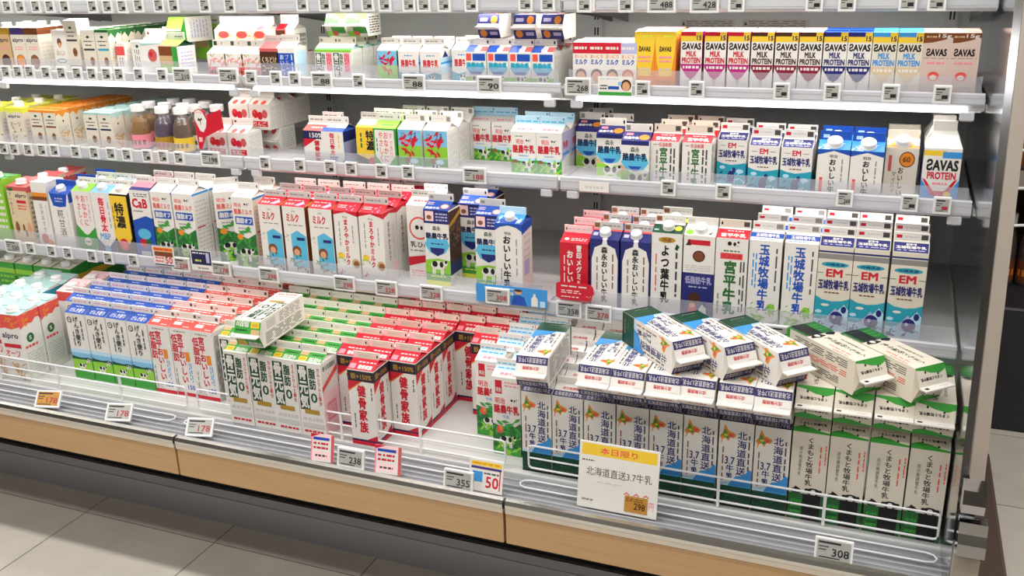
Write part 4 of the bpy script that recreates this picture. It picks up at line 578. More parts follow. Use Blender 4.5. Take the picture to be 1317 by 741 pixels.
# end wall at the near end: polished inner face, sloping aluminium front edge, chrome clips and outer bumper
yf = lambda z: -.235 + max(0, z - .1) * .30
side = [(-.215, -.4), (-.205, .12), (yf(.5) + .01, .5), (yf(1.0) + .01, 1.0), (yf(1.5) + .01, 1.5), (.82, 1.75), (.82, -.4)]
b = MB(); b.prism(side, -.0022, .026, M_MIRROR); cpart(b, 'side_wall')
def ribbon(mb, pts, x0, x1, th, m):
    for (y0, z0), (y1, z1) in zip(pts, pts[1:]): mb.prism([(y0, z0), (y1, z1), (y1 + th, z1), (y0 + th, z0)], x0, x1, m)
b = MB(); ribbon(b, [(yf(z), z) for z in (.25, .5, .8, 1.1, 1.5)], .011, .033, .022, M_POST); post = cpart(b, 'front_post')
b = MB(); ribbon(b, [(-.236, -.4), (-.232, .135)], .0, .04, .024, M_POST); lpost = cpart(b, 'lower_post')
b = MB(); b.prism([(-.25, .135), (-.262, .145), (-.259, .165), (-.25, .18), (-.247, .2), (-.225, .2), (-.225, .128)], -.001, .042, M_CHROME); b.build('chrome_clip', lpost)
b = MB(); b.prism([(-.24, .214), (-.248, .218), (-.251, .235), (-.245, .258), (-.215, .264), (-.215, .21)], -.001, .033, M_CHROME); b.build('chrome_clip', post)
b = MB(); b.box(.027, -.16, -.4, .19, 1.08, -.325, principled('brown_bumper', '#5a4a42', 0.35, noise=0.12, stretch=(30, 1, 30)), .008); cpart(b, 'side_bumper')
for x in (-1.79, -.935, -.066):
    b = MB(); b.box(x - .014, DEPTH - .016, 0, x + .014, DEPTH - .002, 1.7, M_BACK)
    for k in range(40): b.box(x - .006, DEPTH - .0166, .05 + k * .04, x - .002, DEPTH - .0155, .07 + k * .04, M_SLOT); b.box(x + .002, DEPTH - .0166, .05 + k * .04, x + .006, DEPTH - .0155, .07 + k * .04, M_SLOT)
    cpart(b, 'slotted_upright')

# shelves: every level is hung in sections
LV = {0: (.30, 1.0, .975, .055, 'top'), 1: (.30, .81, .783, .055, 'third'), 2: (.27, .604, .580, .048, 'middle'), 3: (.17, .335, .313, .057, 'lowest')}
SECX = [(-3.5, -2.617), (-2.613, -1.744), (-1.740, -.872), (-.868, -.006)]
SNAME = ['far end', 'second from far end', 'second from side wall', 'beside the side wall']
for lv, (yl, zs, zb, gh, nm) in LV.items():
    for si, (x0, x1) in enumerate(SECX):
        sh = tag(empty('display_shelf', (0, 0, Z0)), f'white {nm} shelf with price rail and clear guard, section {SNAME[si]}', 'shelf', 'shelves hung in the dairy case')
        led = lv == 1
        b = MB(); b.box(x0, yl + .004, zs - .016, x1, DEPTH - .02, zs, M_SHELF); b.box(x0, yl + .006, zb + .004, x1, yl + .03, zs - .016, M_SHELF)
        if lv in (1, 2): b.box(x0, yl + .074, zs - .036, x1, yl + .077, zs - .016, M_SHELF)  # unseen baffle added behind the LED tube to shade the back wall
        b.build('shelf_board', sh)
        rb = zb + (.0105 if led else 0)
        b = MB(); top = zs + .012
        b.prism([(yl, rb + .004), (yl - .003, rb + .007), (yl - .003, top - .002), (yl, top), (yl + .005, top), (yl + .005, rb)], x0 + .002, x1 - .002, M_RAIL)
        for q in (.3, .7): b.box(x0 + .002, yl - .0036, rb + (top - rb) * q, x1 - .002, yl - .003, rb + (top - rb) * q + .0012, M_RAIL)
        rail = b.build('price_rail', sh)
        b = MB(); b.box(x0 + .01, yl + .006, zs, x1 - .01, yl + .0085, zs + gh - .012, M_GUARD); b.build('clear_guard', sh)
        b = MB()
        if led: b.box(x0 + .03, yl - .001, zb, x1 - .03, yl + .012, zb + .0100, M_LEDF)
        else: b.box(x0 + .03, yl + .035, zs - (.022 if lv == 0 else .030), x1 - .03, yl + .06, zs - .0165, M_LEDT if lv == 0 else M_LEDU)
        b.build('led_strip', sh)
        if led:
            b = MB(); b.box(x0 + .03, yl + .035, zs - .030, x1 - .03, yl + .06, zs - .0165, M_LEDU); b.build('led_tube', sh)
        for bx in (x0 + .02, x1 - .02):
            b = MB(); b.prism([(yl + .06, zs - .016), (yl + .1, zs - .03), (.6, zs - .05), (DEPTH - .02, zs - .075), (DEPTH - .02, zs - .016)], bx - .002, bx + .002, principled('bracket_grey', '#8a8b8c', 0.4, 0.3, noise=0.04)); b.build('bracket', sh)
        if lv in (1, 2):
            for bx in (x0 + .03, x1 - .03):
                b = MB(); b.box(bx - .013, yl - .002, zb - .016, bx + .013, yl + .008, zb + .004, M_RAIL, .003); b.build('end_clip', rail)

# wire fences along the deck
def fence(x0, x1, label, posts):
    f = tag(empty('wire_fence', (0, 0, Z0)), label, 'wire fence', 'white wire fences in front of the stock')
    y, zl, zh, c = -.012, .0155, .071, .008
    ring = [(x0 + c, y, zl), (x1 - c, y, zl), (x1 - c * .3, y, zl + c * .3), (x1, y, zl + c), (x1, y, zh - c), (x1 - c * .3, y, zh - c * .3), (x1 - c, y, zh), (x0 + c, y, zh), (x0 + c * .3, y, zh - c * .3), (x0, y, zh - c), (x0, y, zl + c), (x0 + c * .3, y, zl + c * .3)]
    b = MB(); b.tube(ring, .0024, M_WIRE, 8, True); b.build('outer_frame', f)
    b = MB(); b.tube([(x0, y, .0405), (x1, y, .0405)], .0022, M_WIRE, 8); b.build('middle_rail', f)
    for i in range(1, posts):
        x = x0 + (x1 - x0) * i / posts
        b = MB(); b.box(x - .003, y - .002, .002, x + .003, y + .002, zh, M_WIRE); b.build('post', f)
    b = MB(); ya, yb = -.047, -.085
    loop = [(x0 + .02, ya, .005), (x1 - .02, ya, .005), (x1 - .006, ya - .006, .006), (x1, (ya + yb) / 2, .007), (x1 - .006, yb + .006, .008), (x1 - .02, yb, .009), (x0 + .02, yb, .009), (x0 + .006, yb + .006, .008), (x0, (ya + yb) / 2, .007), (x0 + .006, ya - .006, .006)]
    b.tube(loop, .0018, M_WIRE, 8, True); b.build('foot_loop', f)
fence(-.849, -.010, 'white wire fence in front of the island map cartons', 4)
fence(-1.755, -.905, 'white wire fence before the green and red carton blocks', 4)
fence(-2.66, -1.79, 'white wire fence before the blue-roofed carton block', 4)

# ------------------------------------------------------------------ putting cartons in place
MESH = {}
LIE = Matrix(((-1, 0, 0), (0, 0, -1), (0, -1, 0))).to_4x4()
def put(key, x, y, z, label=None, group=None, rot=0.0, lie=False, roll=0.0, tilt=0.0):
    """x: centre, y: front face (or centre of the base when lying), z: what it stands on (deck frame)."""
    d = D[key]
    if key not in MESH: MESH[key] = BUILD[d['kind']](d)
    o = bpy.data.objects.new(d['name'], None); COL.objects.link(o); o.empty_display_size = .02
    dp = d.get('d', d.get('w', .054)) if d['kind'] != 'o' else .054
    if lie:
        m = Matrix.Translation((x, y, z + Z0 + dp / 2)) @ Matrix.Rotation(R(rot), 4, 'Z') @ Matrix.Rotation(R(tilt), 4, 'X') @ LIE
    else:
        m = Matrix.Translation((x, y + dp / 2, z + Z0 + (.0008 if z == 0 else 0))) @ Matrix.Rotation(R(rot), 4, 'Z') @ Matrix.Rotation(R(tilt), 4, 'X') @ Matrix.Rotation(R(roll), 4, 'Y')
    o.matrix_basis = m
    tag(o, label or d['desc'], d['cat'], group)
    made = {}
    for pn, me in MESH[key].items():
        c = bpy.data.objects.new(pn, me); COL.objects.link(c); c.parent = made.get({'cap': 'gable_top' if 'gable_top' in made else 'folded_top', 'paper_label': 'glass_body'}.get(pn), o)
        made[pn] = c
    return o
ORD = ['first', 'second', 'third', 'fourth', 'fifth', 'sixth', 'seventh', 'eighth', 'ninth', 'tenth', 'eleventh', 'twelfth', 'thirteenth', 'fourteenth', 'fifteenth', 'sixteenth']
ROW = ['front row', 'second row', 'third row', 'fourth row', 'fifth row', 'sixth row', 'seventh row']
def block(key, x0, n, y0, rows, z, group, pitch=.0705, py=.0718, skip=(), ctx='', c0=0, rowdx=0.0):
    d = D[key]
    for r in range(rows):
        for c in range(n):
            if (r, c) in skip: continue
            col = f', {ORD[c + c0]} from left' if n > 1 else ''
            put(key, x0 + pitch * (c + .5) + rowdx * r + random.uniform(-.0004, .0004), y0 + py * r + random.uniform(-.0012, .0012), z,
                f"{d['desc']}, {ROW[r]}{col}{ctx}", group, random.uniform(-.5, .5))

# --- the deck
# blue-roofed block: four columns in front, one more column behind at the far side
block('genki', -2.3195, 5, .066, 6, 0, 'block of blue-roofed milk cartons', .0719, skip=[(0, 0)])
block('salmon', -1.9595, 3, .066, 6, 0, 'block of coral-roofed low-fat cartons', .0705)
block('green', -1.722, 1, .055, 5, 0, 'block of green-roofed fat-free cartons', ctx=' of the lone far column')
block('green', -1.6465, 4, -.021, 6, 0, 'block of green-roofed fat-free cartons', .0695)
RG = 'block of red-roofed milk cartons'
for i, (x, y, n) in enumerate(((-1.3675, .051, 6), (-1.298, -.018, 7), (-1.2265, .057, 6), (-1.1575, .281, 3), (-1.0875, .218, 4))):
    for r in range(n): put('red', x + .035, y + .0718 * r, 0, f"{D['red']['desc']}, {ORD[i]} column, {['frontmost', 'second', 'third', 'fourth', 'fifth', 'sixth', 'seventh'][r]} in it", RG, random.uniform(-.6, .6))
for i, (x, y, n) in enumerate(((-1.034, .124, 5), (-.9605, .05, 6))):
    for r in range(n): put('meiji', x + .035 + (.0175, .0155)[i] * (r > 0), y + .0718 * r, 0, f"{D['meiji']['desc']}, {('left', 'right')[i]} column, {['frontmost', 'second', 'third', 'fourth', 'fifth', 'sixth'][r]} in it", 'block of dairy cartons beside the map cartons', random.uniform(-.6, .6))
put('green', -1.5505, .146, .2305, 'white fat-free carton lying on top of the green-roofed block', rot=4, lie=True)
# island map cartons and hill cartons, standing
block('north', -.8695, 8, 0, 2, 0, 'standing island map cartons', .072)
block('north', -.8685, 3, .1436, 4, 0, 'standing island map cartons', .0722, ctx=' at back')
block('kuma', -.2935, 4, 0, 2, 0, 'standing cream hill cartons', .0722)
for i in range(6): put('northlie', -.720 + .0708 * (i + .5), -.045 + .195 + random.uniform(-.003, .003), .2302, f"{D['northlie']['desc']}, {ORD[i]} of the six lying in a row", 'island map cartons lying on the standing ones', random.uniform(-.8, .8), True)
put('northlie', -.838, -.042 + .195, .2302, 'island map carton lying apart at the far end beside the dairy cartons', 'island map cartons lying on the standing ones', 4, True)
for i in range(4): put('kumalie', -.2915 + .0712 * (i + .5), -.006 + .195, .2302, f"{D['kumalie']['desc']}, {ORD[i]} from left in the lower lying row", 'cream hill cartons lying on the standing ones', random.uniform(-.6, .6), True)
def top(key, nx, ny, ang, label, group):
    a = R(ang); L = .195
    put(key, nx - L * math.sin(a), ny + L * math.cos(a), .3004, label, group, ang, True)
for i, nx in enumerate((-.505, -.404, -.303)): top('northlie', nx, -.016 + .004 * i, 45, f'island map carton tipped askew on the very top, {ORD[i]} of three', 'island map cartons askew on the very top')
for i, nx in enumerate((-.165, -.062)): top('kumalie', nx, -.003, 45, f'cream hill carton tipped askew on the very top, {ORD[i]} of two', 'cream hill cartons askew on the very top')
# far end of the deck
for c in range(3):
    for r in range(2 if c == 0 else 4):
        k = 'oat' if (r < 1 or (r < 2 and c == 0)) else 'oatteal'
        put(k, -2.387 - .0785 * c - .006 * r, -.004 + .0785 * r + .012 * c, 0, f"{D[k]['desc']}, {ROW[r]}, {ORD[c]} from the blue-roofed block", 'plant drink cartons at the far end of the deck', 4)
for r in range(2): put('oatorange', -2.377, .198 + .078 * r, 0, f"{D['oatorange']['desc']}, {('nearer', 'farther')[r]} one", 'orange-topped cartons behind the oat cartons', 3)
for c in range(4):
    for r in range(3): put('soy', -2.56 - .08 * c - .005 * r, .36 + .08 * r, 0, f"{D['soy']['desc']}, {ROW[r]}, {ORD[c]} from the divider", 'green soy drink cartons under the lowest shelf')
for i, (x, y) in enumerate(((-2.44, .40), (-2.40, .50), (-2.52, .30))):
    dv = MB(); n = 12; prof = [(-.05, 0), (.05, 0), (.05, .13)] + [(.05 * math.cos(a), .13 + .055 * math.sin(a)) for a in [math.pi * k / n for k in range(1, n)]] + [(-.05, .13)]
    dv.mesh([(u, t, z) for t in (-.004, .004) for u, z in prof], [tuple(range(len(prof))), tuple(range(2 * len(prof) - 1, len(prof) - 1, -1))] + [(k, k + len(prof), (k + 1) % len(prof) + len(prof), (k + 1) % len(prof)) for k in range(len(prof))], M_DIV)
    o = dv.build('shelf_divider'); o.location = (x, y, Z0 + .001); tag(o, f'grey round-topped plastic divider behind the oat cartons, {ORD[i]} one', 'divider', 'round-topped dividers at the far end')

# --- lowest shelf (z of its board)
def atx(px, py, y): return on_y(px, py, y).x
Z3, Z2, Z1 = .3352, .6042, .8102
def single(key, pxl, pxr, py, y, z, label=None, rows=1, group=None, rot=0.0, dpy=.07):
    """one facing: between two picture columns at the shoulder height, then rows behind it"""
    x = (atx(pxl, py, y) + atx(pxr, py, y)) / 2
    for r in range(rows):
        l = label or D[key]['desc']
        if rows > 1: l += ', ' + ('frontmost' if r == 0 else ORD[r] + ' behind')
        put(key, x, y + dpy * r, z, l, group, rot + random.uniform(-.6, .6) * (rows > 1))
S3 = 'cartons on the lowest shelf'
single('greenpet', -12, 3, 260, .19, Z3)
single('almond3', 2, 39, 245, .188, Z3, rows=3, group=S3, dpy=.078)
single('azuki', 40, 58, 245, .19, Z3, rows=1, group=S3)
single('amazake', 58, 90, 250, .187, Z3, rows=3, group=S3, dpy=.075)
single('onaka', 90, 116, 247, .188, Z3, rows=2, group=S3)
single('mbp', 115, 140, 248, .188, Z3, rows=2, group=S3)
single('tokuno', 137, 163, 250, .188, Z3, rows=2, group=S3)
single('cab', 164, 192, 247, .189, Z3, rows=2, group=S3)
single('rakulow', 191, 219, 247, .189, Z3, D['rakulow']['desc'] + ', next to the purple gable', 2, S3)
single('rakulow', 218.5, 247, 248, .189, Z3, D['rakulow']['desc'] + ', with empty space beside it', 2, S3)
put('rakulow', atx(281, 246, .235), .235, Z3, 'white low-fat dairy carton turned askew beside the empty space', S3, 34)
single('rakulow', 296, 322, 243, .20, Z3, D['rakulow']['desc'] + ', beside the red-roofed family milk', 2, S3)
for i, (a, c) in enumerate(((331, 360), (361, 392), (394, 427))): single('milk3', a, c, 266, .187, Z3, f"{D['milk3']['desc']}, {ORD[i]} from left", 3, S3)
for i, (a, c) in enumerate(((428, 459), (460, 492))): single('maro', a, c, 275, .187, Z3, f"{D['maro']['desc']}, {('left', 'right')[i]} column", 4, S3)
single('ring', 524, 551, 262, .25, Z3, None, 2, S3)
single('morirak', 545, 575, 268, .225, Z3, D['morirak']['desc'] + ', beside the ring carton', 1, S3)
single('morirak', 590, 620, 264, .30, Z3, D['morirak']['desc'] + ', set back between the other two', 2, S3)
single('morirak', 611.5, 642, 274, .213, Z3, D['morirak']['desc'] + ', at the empty end', 1, S3)
single('meioi', 637.5, 669, 288, .187, Z3, None, 1, S3)
single('megmilk', 719.5, 757, 312, .185, Z3, None, 3, S3)
for i, (a, c) in enumerate(((758, 797), (798, 837))): single('morioi', a, c, 307, .185, Z3, f"{D['morioi']['desc']}, {('left', 'right')[i]} column", 3, S3)
single('yotsuba', 838, 878, 302, .185, Z3, None, 2, S3)
single('teishibo', 880, 920, 304, .185, Z3, None, 1, S3)
single('miyahira', 921, 963.5, 305, .185, Z3, None, 1, S3)
for i, (a, c) in enumerate(((964, 1007), (1010, 1053))): single('tamaki', a, c, 315, .187, Z3, f"{D['tamaki']['desc']}, {('left', 'right')[i]} column", 3, S3)
for i, (a, c) in enumerate(((1055, 1098), (1100, 1145), (1149, 1196))): single('em', a, c, 318, .185, Z3, f"{D['em']['desc']}, {ORD[i]} column", 3, S3)

# --- middle shelf
S2 = 'cartons on the middle shelf'
for c in range(2): single('yell5', 7 - 29 * c, 31 - 29 * c, 150, .31, Z2, f"{D['yell5']['desc']}, {('beside the orange boxes', 'at the frame edge')[c]}", 3, S2, 0, .075)
for c, (a, e) in enumerate(((37, 54), (55, 72))): single('almo', a, e, 150, .29, Z2, f"{D['almo']['desc']}, {('left', 'right')[c]} column", 6, S2, 0, .052)
for c, (a, e) in enumerate(((107, 124), (125, 142))): single('almb', a, e, 150, .29, Z2, f"{D['almb']['desc']}, {('left', 'right')[c]} column", 6, S2, 0, .052)
for c, (k, px, y) in enumerate((('botamber', 181, .31), ('botpurple', 211, .295), ('botbrown', 235, .295), ('botamber', 196, .37), ('botpurple', 216, .36), ('botbrown', 239, .36), ('botgrey', 253, .345), ('botgrey', 268, .41), ('botgrey', 282, .36), ('botgrey', 228, .44), ('botgrey', 248, .44))):
    put(k, atx(px, 165, y + .027), y, Z2, f"{D[k]['desc']}, {('front row', 'second row', 'third row')[0 if y < .33 else 1 if y < .4 else 2]}" + (f', {ORD[c - 6]} of its kind' if k == 'botgrey' else ''), 'small drink bottles on the middle shelf')
for i in range(2):
    put('apple5', atx(278 + 27 * i, 175, .30), .30, Z2, f"{D['apple5']['desc']}, lower tier at the guard, {('left', 'right')[i]}", 'apple juice cartons in two tiers')
    put('apple5', atx(307 + 26 * i, 145, .375), .372 + .115, Z2, f"{D['apple5']['desc']}, lying under the upper tier, {('left', 'right')[i]}", 'apple juice cartons in two tiers', 0, True)
    for r in range(3): put('apple5', atx(307 + 26 * i, 145, .375), .375 + .066 * r, Z2 + .0645, f"{D['apple5']['desc']}, upper tier, {ROW[r]}, {('left', 'right')[i]}", 'apple juice cartons in two tiers')
single('red5', 393, 413, 168, .285, Z2, None, 2, S2, 0, .067); single('mbp5', 412, 441, 168, .285, Z2, None, 1, S2)
single('toku5', 463, 479, 160, .30, Z2, None, 2, S2, 0, .067); single('onaka5', 478, 509, 163, .295, Z2, None, 3, S2, 0, .066)
for i, (a, c) in enumerate(((510, 542), (543.5, 575))): single('color5', a, c, 166, .295, Z2, f"{D['color5']['desc']}, {('left', 'right')[i]} column", 3, S2, 0, .066)
for i, (a, c) in enumerate(((657, 689), (690, 722))): single('raku5', a, c, 168, .335, Z2, f"{D['raku5']['desc']}, {('left', 'right')[i]} front column", 2, S2, 0, .066)
for i, (a, c) in enumerate(((603, 631), (632, 660))): single('raku5', a, c, 156, .45, Z2, f"{D['raku5']['desc']}, set back, {('left', 'right')[i]} column", 1, S2)
single('mori5', 798, 836, 184, .284, Z2, D['mori5']['desc'] + ', foremost of three', 1, S2); single('mori5', 767, 801, 177, .352, Z2, D['mori5']['desc'] + ', middle of three', 2, S2, 0, .066); single('mori5', 742, 772, 169, .425, Z2, D['mori5']['desc'] + ', rearmost of three', 2, S2, 0, .066)
for i, (a, c) in enumerate(((838, 873), (876, 917))): single('miya5', a, c, 182, .295, Z2, f"{D['miya5']['desc']}, {('left', 'right')[i]} column", 3, S2, 0, .066)
for i, (a, c, y) in enumerate(((922, 962, .345), (964, 1003, .295), (1006, 1046, .29))): single('em5', a, c, 185, y, Z2, f"{D['em5']['desc']}, {ORD[i]} column", 2, S2, 0, .066)
for i, (a, c, y) in enumerate(((1052, 1094, .29), (1096, 1137, .285))): single('meioi5', a, c, 192, y, Z2, f"{D['meioi5']['desc']}, {('left', 'right')[i]} one", 2, S2, 0, .067)
single('mild5', 1139, 1185, 185, .34, Z2, None, 2, S2, 0, .067)
for r in range(3): put('protein', atx(1214, 190, .30), .30 + .073 * r, Z2, 'white and blue protein carton beside side wall, ' + ('frontmost', 'second behind', 'third behind')[r], S2)

# --- third shelf
S1 = 'drinks on the third shelf'
single('choc', -8, 13, 45, .33, Z1, None, 2, S1, 0, .075); single('oatp', 13, 30, 45, .33, Z1, None, 2, S1, 0, .075); single('oatb', 29, 50, 45, .33, Z1, None, 2, S1, 0, .075)
single('pine', 64, 85, 45, .33, Z1, None, 3, S1, 0, .052)
put('almw', atx(92, 50, .33), .33, Z1 + .024, 'slim white almond milk box standing raised above its neighbours', S1, 0)
single('almw', 103, 121, 45, .325, Z1, None, 5, S1, 0, .052); single('almg', 121, 139, 45, .325, Z1, None, 6, S1, 0, .052)
single('sachet', 150, 162, 75, .34, Z1, None, 1, S1); single('sachetw', 168, 184, 75, .35, Z1, None, 1, S1, 8)
single('tomato', 180, 208, 75, .33, Z1, D['tomato']['desc'] + ', foremost', 1, S1, 6); put('tomato', atx(212, 50, .405), .405, Z1, 'white vegetable juice carton standing behind the foremost one', S1, -2)
put('greenjuice', atx(221, 80, .325), .318, Z1, D['greenjuice']['desc'] + ', at the guard', S1, -4)
put('greenlie', atx(240, 50, .42), .50, Z1 + .084, D['greenlie']['desc'] + ' over others', S1, -12, True)
put('greenjuice', atx(262, 45, .5), .50, Z1 + .03, 'green vegetable juice carton behind the tipped lime one', S1, 4)
for i in range(3):
    px = (268, 290, 312)[i]
    single('fruit', px, px + 20, 72, .325, Z1, f"{D['fruit']['desc']}, {ORD[i]} in lower tier", 1, S1, 0, .064)
for i in range(3):
    px = (276, 299, 322)[i]
    put('fruit', atx(px + 11, 40, .375), .372 + .12, Z1, f"{D['fruit']['desc']}, {ORD[i]} lying under the upper tier", S1, 0, True)
    single('fruitup', px, px + 22, 38, .375, Z1 + .0592, f"{D['fruitup']['desc']}, {ORD[i]} there", 1, S1)
put('cocoa', atx(366, 38, .40), .40, Z1 + .0592, D['cocoa']['desc'] + ', at its end', S1)
put('fruit', atx(366, 38, .40), .388 + .115, Z1, 'white fruit juice carton lying under the cocoa carton', S1, 0, True)
single('coffee', 333, 357, 64, .32, Z1, None, 1, S1); single('bluejuice', 357, 377, 64, .32, Z1, None, 1, S1)
for i, (a, c) in enumerate(((405, 427), (428, 450))): single('green2', a, c, 63, .32, Z1, f"{D['green2']['desc']}, {('left', 'right')[i]} column", 3, S1, 0, .056)
for i, nx in enumerate((-1.497, -1.435)): put('green2lie', nx, .445, Z1 + .1055, f"{D['green2lie']['desc']}, {('left', 'right')[i]} one", S1, 3, True)
single('color2', 484, 510, 66, .32, Z1, None, 2, S1, 0, .056)
for i, (a, c, y) in enumerate(((511, 538, .315), (540, 566, .315), (582, 606, .35))): single('raku2', a, c, 66, y, Z1, f"{D['raku2']['desc']}, {ORD[i]} column", 2, S1, 0, .056)
for i, (a, c) in enumerate(((598, 625), (626.5, 653.5), (655, 682.5), (684, 711))): single('mori2', a, c, 70, .312, Z1, f"{D['mori2']['desc']}, {ORD[i]} column", 3, S1, 0, .056)
for i, (px, z) in enumerate(((633, 0), (680, 0), (719, 0))): put('mori2lie', atx(px, 40, .36), .335 + .068 + .012 * (i == 0), Z1 + .1055, f"{D['mori2lie']['desc']}, {ORD[i]} one", S1, (0, 2, -4)[i], True)
for i in range(4): single(('kida', 'kida', 'kida', 'kidb')[i], 738 + 20.3 * i, 756.5 + 20.3 * i, 60, .32, Z1, ('small white milk box with ' + ('lilac' if i == 3 else 'red') + ' top and child face') + f', {ORD[i]} column', 2, S1, 0, .047)
SV = [('svyell', 817, 842), ('svyell', 843, 869), ('svpink', 875, 904), ('svpink', 905, 935), ('svpink', 936, 965), ('svdark', 966, 996), ('svdark', 997, 1027), ('svdark', 1028, 1058), ('svnavy', 1059, 1090), ('svnavy', 1091, 1121), ('svsky', 1122, 1154), ('svsky', 1155, 1187)]
for i, (k, a, c) in enumerate(SV):
    j = sum(1 for q in SV[:i] if q[0] == k)
    single(k, a, c, 60, .32, Z1, f"{D[k]['desc']}, {ORD[j]} of its colour", 2, 'protein drink boxes on the third shelf', 0, .052)
for i, (a, c) in enumerate(((1189, 1223), (1224, 1260))): single('svsoft', a, c, 60, .32, Z1, f"{D['svsoft']['desc']}, {('left', 'right')[i]} column", 2, 'protein drink boxes on the third shelf', 0, .052)

# --- dark packs at the near end of the topmost shelf
design('darkpack', 'b', 'dark_dessert_pack', 'dessert pack', 'dark dessert pack on the topmost shelf', w=.09, d=.1, h=.07, base='K', topcol='DG', front=[('m', .05, .2, .95, .9, 6, 'G2'), ('m', .1, .4, .6, .7, 2, 'LG')])
for i in range(4): put('darkpack', -.385 + .1 * i, .32, 1.0002, f"{D['darkpack']['desc']}, {ORD[i]} from left", 'dark dessert packs on the topmost shelf')

# ------------------------------------------------------------------ electronic price tags and printed cards
def flatface(mb, w, h, z=0.0, t=0.0): return Face(mb, (-w / 2, -t, 0), (w, 0, 0), (0, 0, h))
TAGM = {}
def tag_mesh(kind, num, mat):
    k = (kind, num, mat)
    if k in TAGM: return TAGM[k]
    w, h = {'s': (.033, .036), 'l': (.060, .040), 'x': (.068, .046)}[kind]
    b = MB(); b.box(-w / 2, -.006, 0, w / 2, 0, h, M_TAG, .0015)
    b.box(-w / 2 + .004, -.0005, h * .3, w / 2 - .004, .006, h * .7, M_TAG)
    s = MB(); mx, mz = .0042, .0055
    s.poly([(-w / 2 + mx, -.0062, mz), (w / 2 - mx, -.0062, mz), (w / 2 - mx, -.0062, h - mz * .8), (-w / 2 + mx, -.0062, h - mz * .8)], {'g': M_LCD, 'r': M_LCD, 'o': M_LCDO}[mat])
    f = Face(s, (-w / 2 + mx, -.0062, mz), (w - 2 * mx, 0, 0), (0, 0, h - mz * 1.8))
    ink = M_LCDD if mat == 'g' else M_LCDR
    def bar(u0, v0, u1, v1, m): f.k += 1; s.poly([f.P(u0, v0), f.P(u1, v0), f.P(u1, v1), f.P(u0, v1)], m)
    bar(.04, .82, .7, .93, M_LCDD)
    if kind == 's':
        bar(.05, .62, .5, .68, M_LCDD); bar(.05, .46, .35, .52, M_LCDD); bar(.1, .06, .6, .11, M_LCDD); f.k += 1
        if num: f.text(num, .45, .15, .95, .48, None, True, ink)
        else: bar(.48, .16, .92, .44, ink)
    else:
        bar(.05, .62, .35, .68, M_LCDD); bar(.05, .46, .28, .52, M_LCDD); bar(.08, .06, .7, .12, M_LCDD); f.k += 1
        f.text(num, .45, .18, .96, .6, None, True, ink)
    TAGM[k] = (b.data('tag_shell'), s.data('display')); return TAGM[k]
def price_tag(x, y, z, kind, num, mat, label, group, rz=0, rx=0):
    a, c = tag_mesh(kind, num, mat)
    o = link('price_tag', a); o.location = (x, y, z + Z0); o.rotation_euler = (R(rx), 0, R(rz)); link('display', c, o)
    return tag(o, label, 'price tag', group)
def tagrow(y, zoff, items, where):
    n = 0
    for it in items:
        px, py, kind, num = it[:4]; mat = it[4] if len(it) > 4 else 'g'
        p = on_y(px, py, y); h = {'s': .036, 'l': .040}[kind]
        size = 'small square' if kind == 's' else 'wide'
        a, b = divmod(n, 10); word = ORD[n] if n < 16 else ['seventeenth', 'eighteenth', 'nineteenth', 'twentieth', 'twenty-first', 'twenty-second', 'twenty-third', 'twenty-fourth', 'twenty-fifth', 'twenty-sixth', 'twenty-seventh', 'twenty-eighth', 'twenty-ninth', 'thirtieth', 'thirty-first', 'thirty-second', 'thirty-third', 'thirty-fourth', 'thirty-fifth'][n - 16]
        n += 1
        price_tag(p.x, y - .0035, p.z - h / 2, kind, num, mat, f'{size} white price tag on {where} rail, {word} tag from left', f'price tags along {where} rail')
s = 's'; l = 'l'
tagrow(.30, 0, [(12, 8, s, ''), (29, 8, s, ''), (49, 8, s, ''), (67, 8, s, ''), (86, 8, s, ''), (122, 8, s, ''), (141, 8, s, ''), (160, 8, s, ''), (181, 7, s, ''), (207, 7, s, ''), (226, 7, s, ''), (266, 7, s, ''), (298, 7, s, ''), (340, 5, s, ''), (391, 5, s, ''), (420, 5, s, ''), (447, 5, s, ''), (475, 5, s, ''), (497, 5, s, ''), (528, 5, s, ''), (547, 5, s, ''), (573, 5, s, ''), (608, 5, s, ''),
    (677.5, 4, s, ''), (706, 4, s, ''), (753, 5, s, ''), (806, 5, s, ''), (852, 4, l, '488'), (907, 4, l, '428'), (948, 4, s, ''), (1048, 3, s, ''), (1090, 3, s, ''), (1168, 2, s, ''), (1205, 2, s, '')], 'the topmost')
tagrow(.30, 0, [(10.5, 92, s, ''), (26, 92, s, ''), (41, 92, s, ''), (62, 93, s, ''), (82, 93.5, s, ''), (102, 94, s, ''), (121, 94.5, s, ''), (140, 95, s, ''), (156, 95, s, ''), (181, 95.5, s, ''), (211, 96, s, ''), (237, 96.5, l, '210'), (296, 97, l, '428'), (325, 99, s, ''), (357, 100, s, ''), (381, 101, s, ''), (416, 102.5, l, '88'), (463, 104, s, ''), (534, 106, l, '88'), (631, 108.5, l, '90'),
    (745, 111, l, '268'), (827.6, 114, s, ''), (897, 114.5, s, ''), (1006, 117, s, ''), (1070.5, 118, s, ''), (1145.6, 119.5, s, ''), (1211.6, 121, s, '')], 'the third')
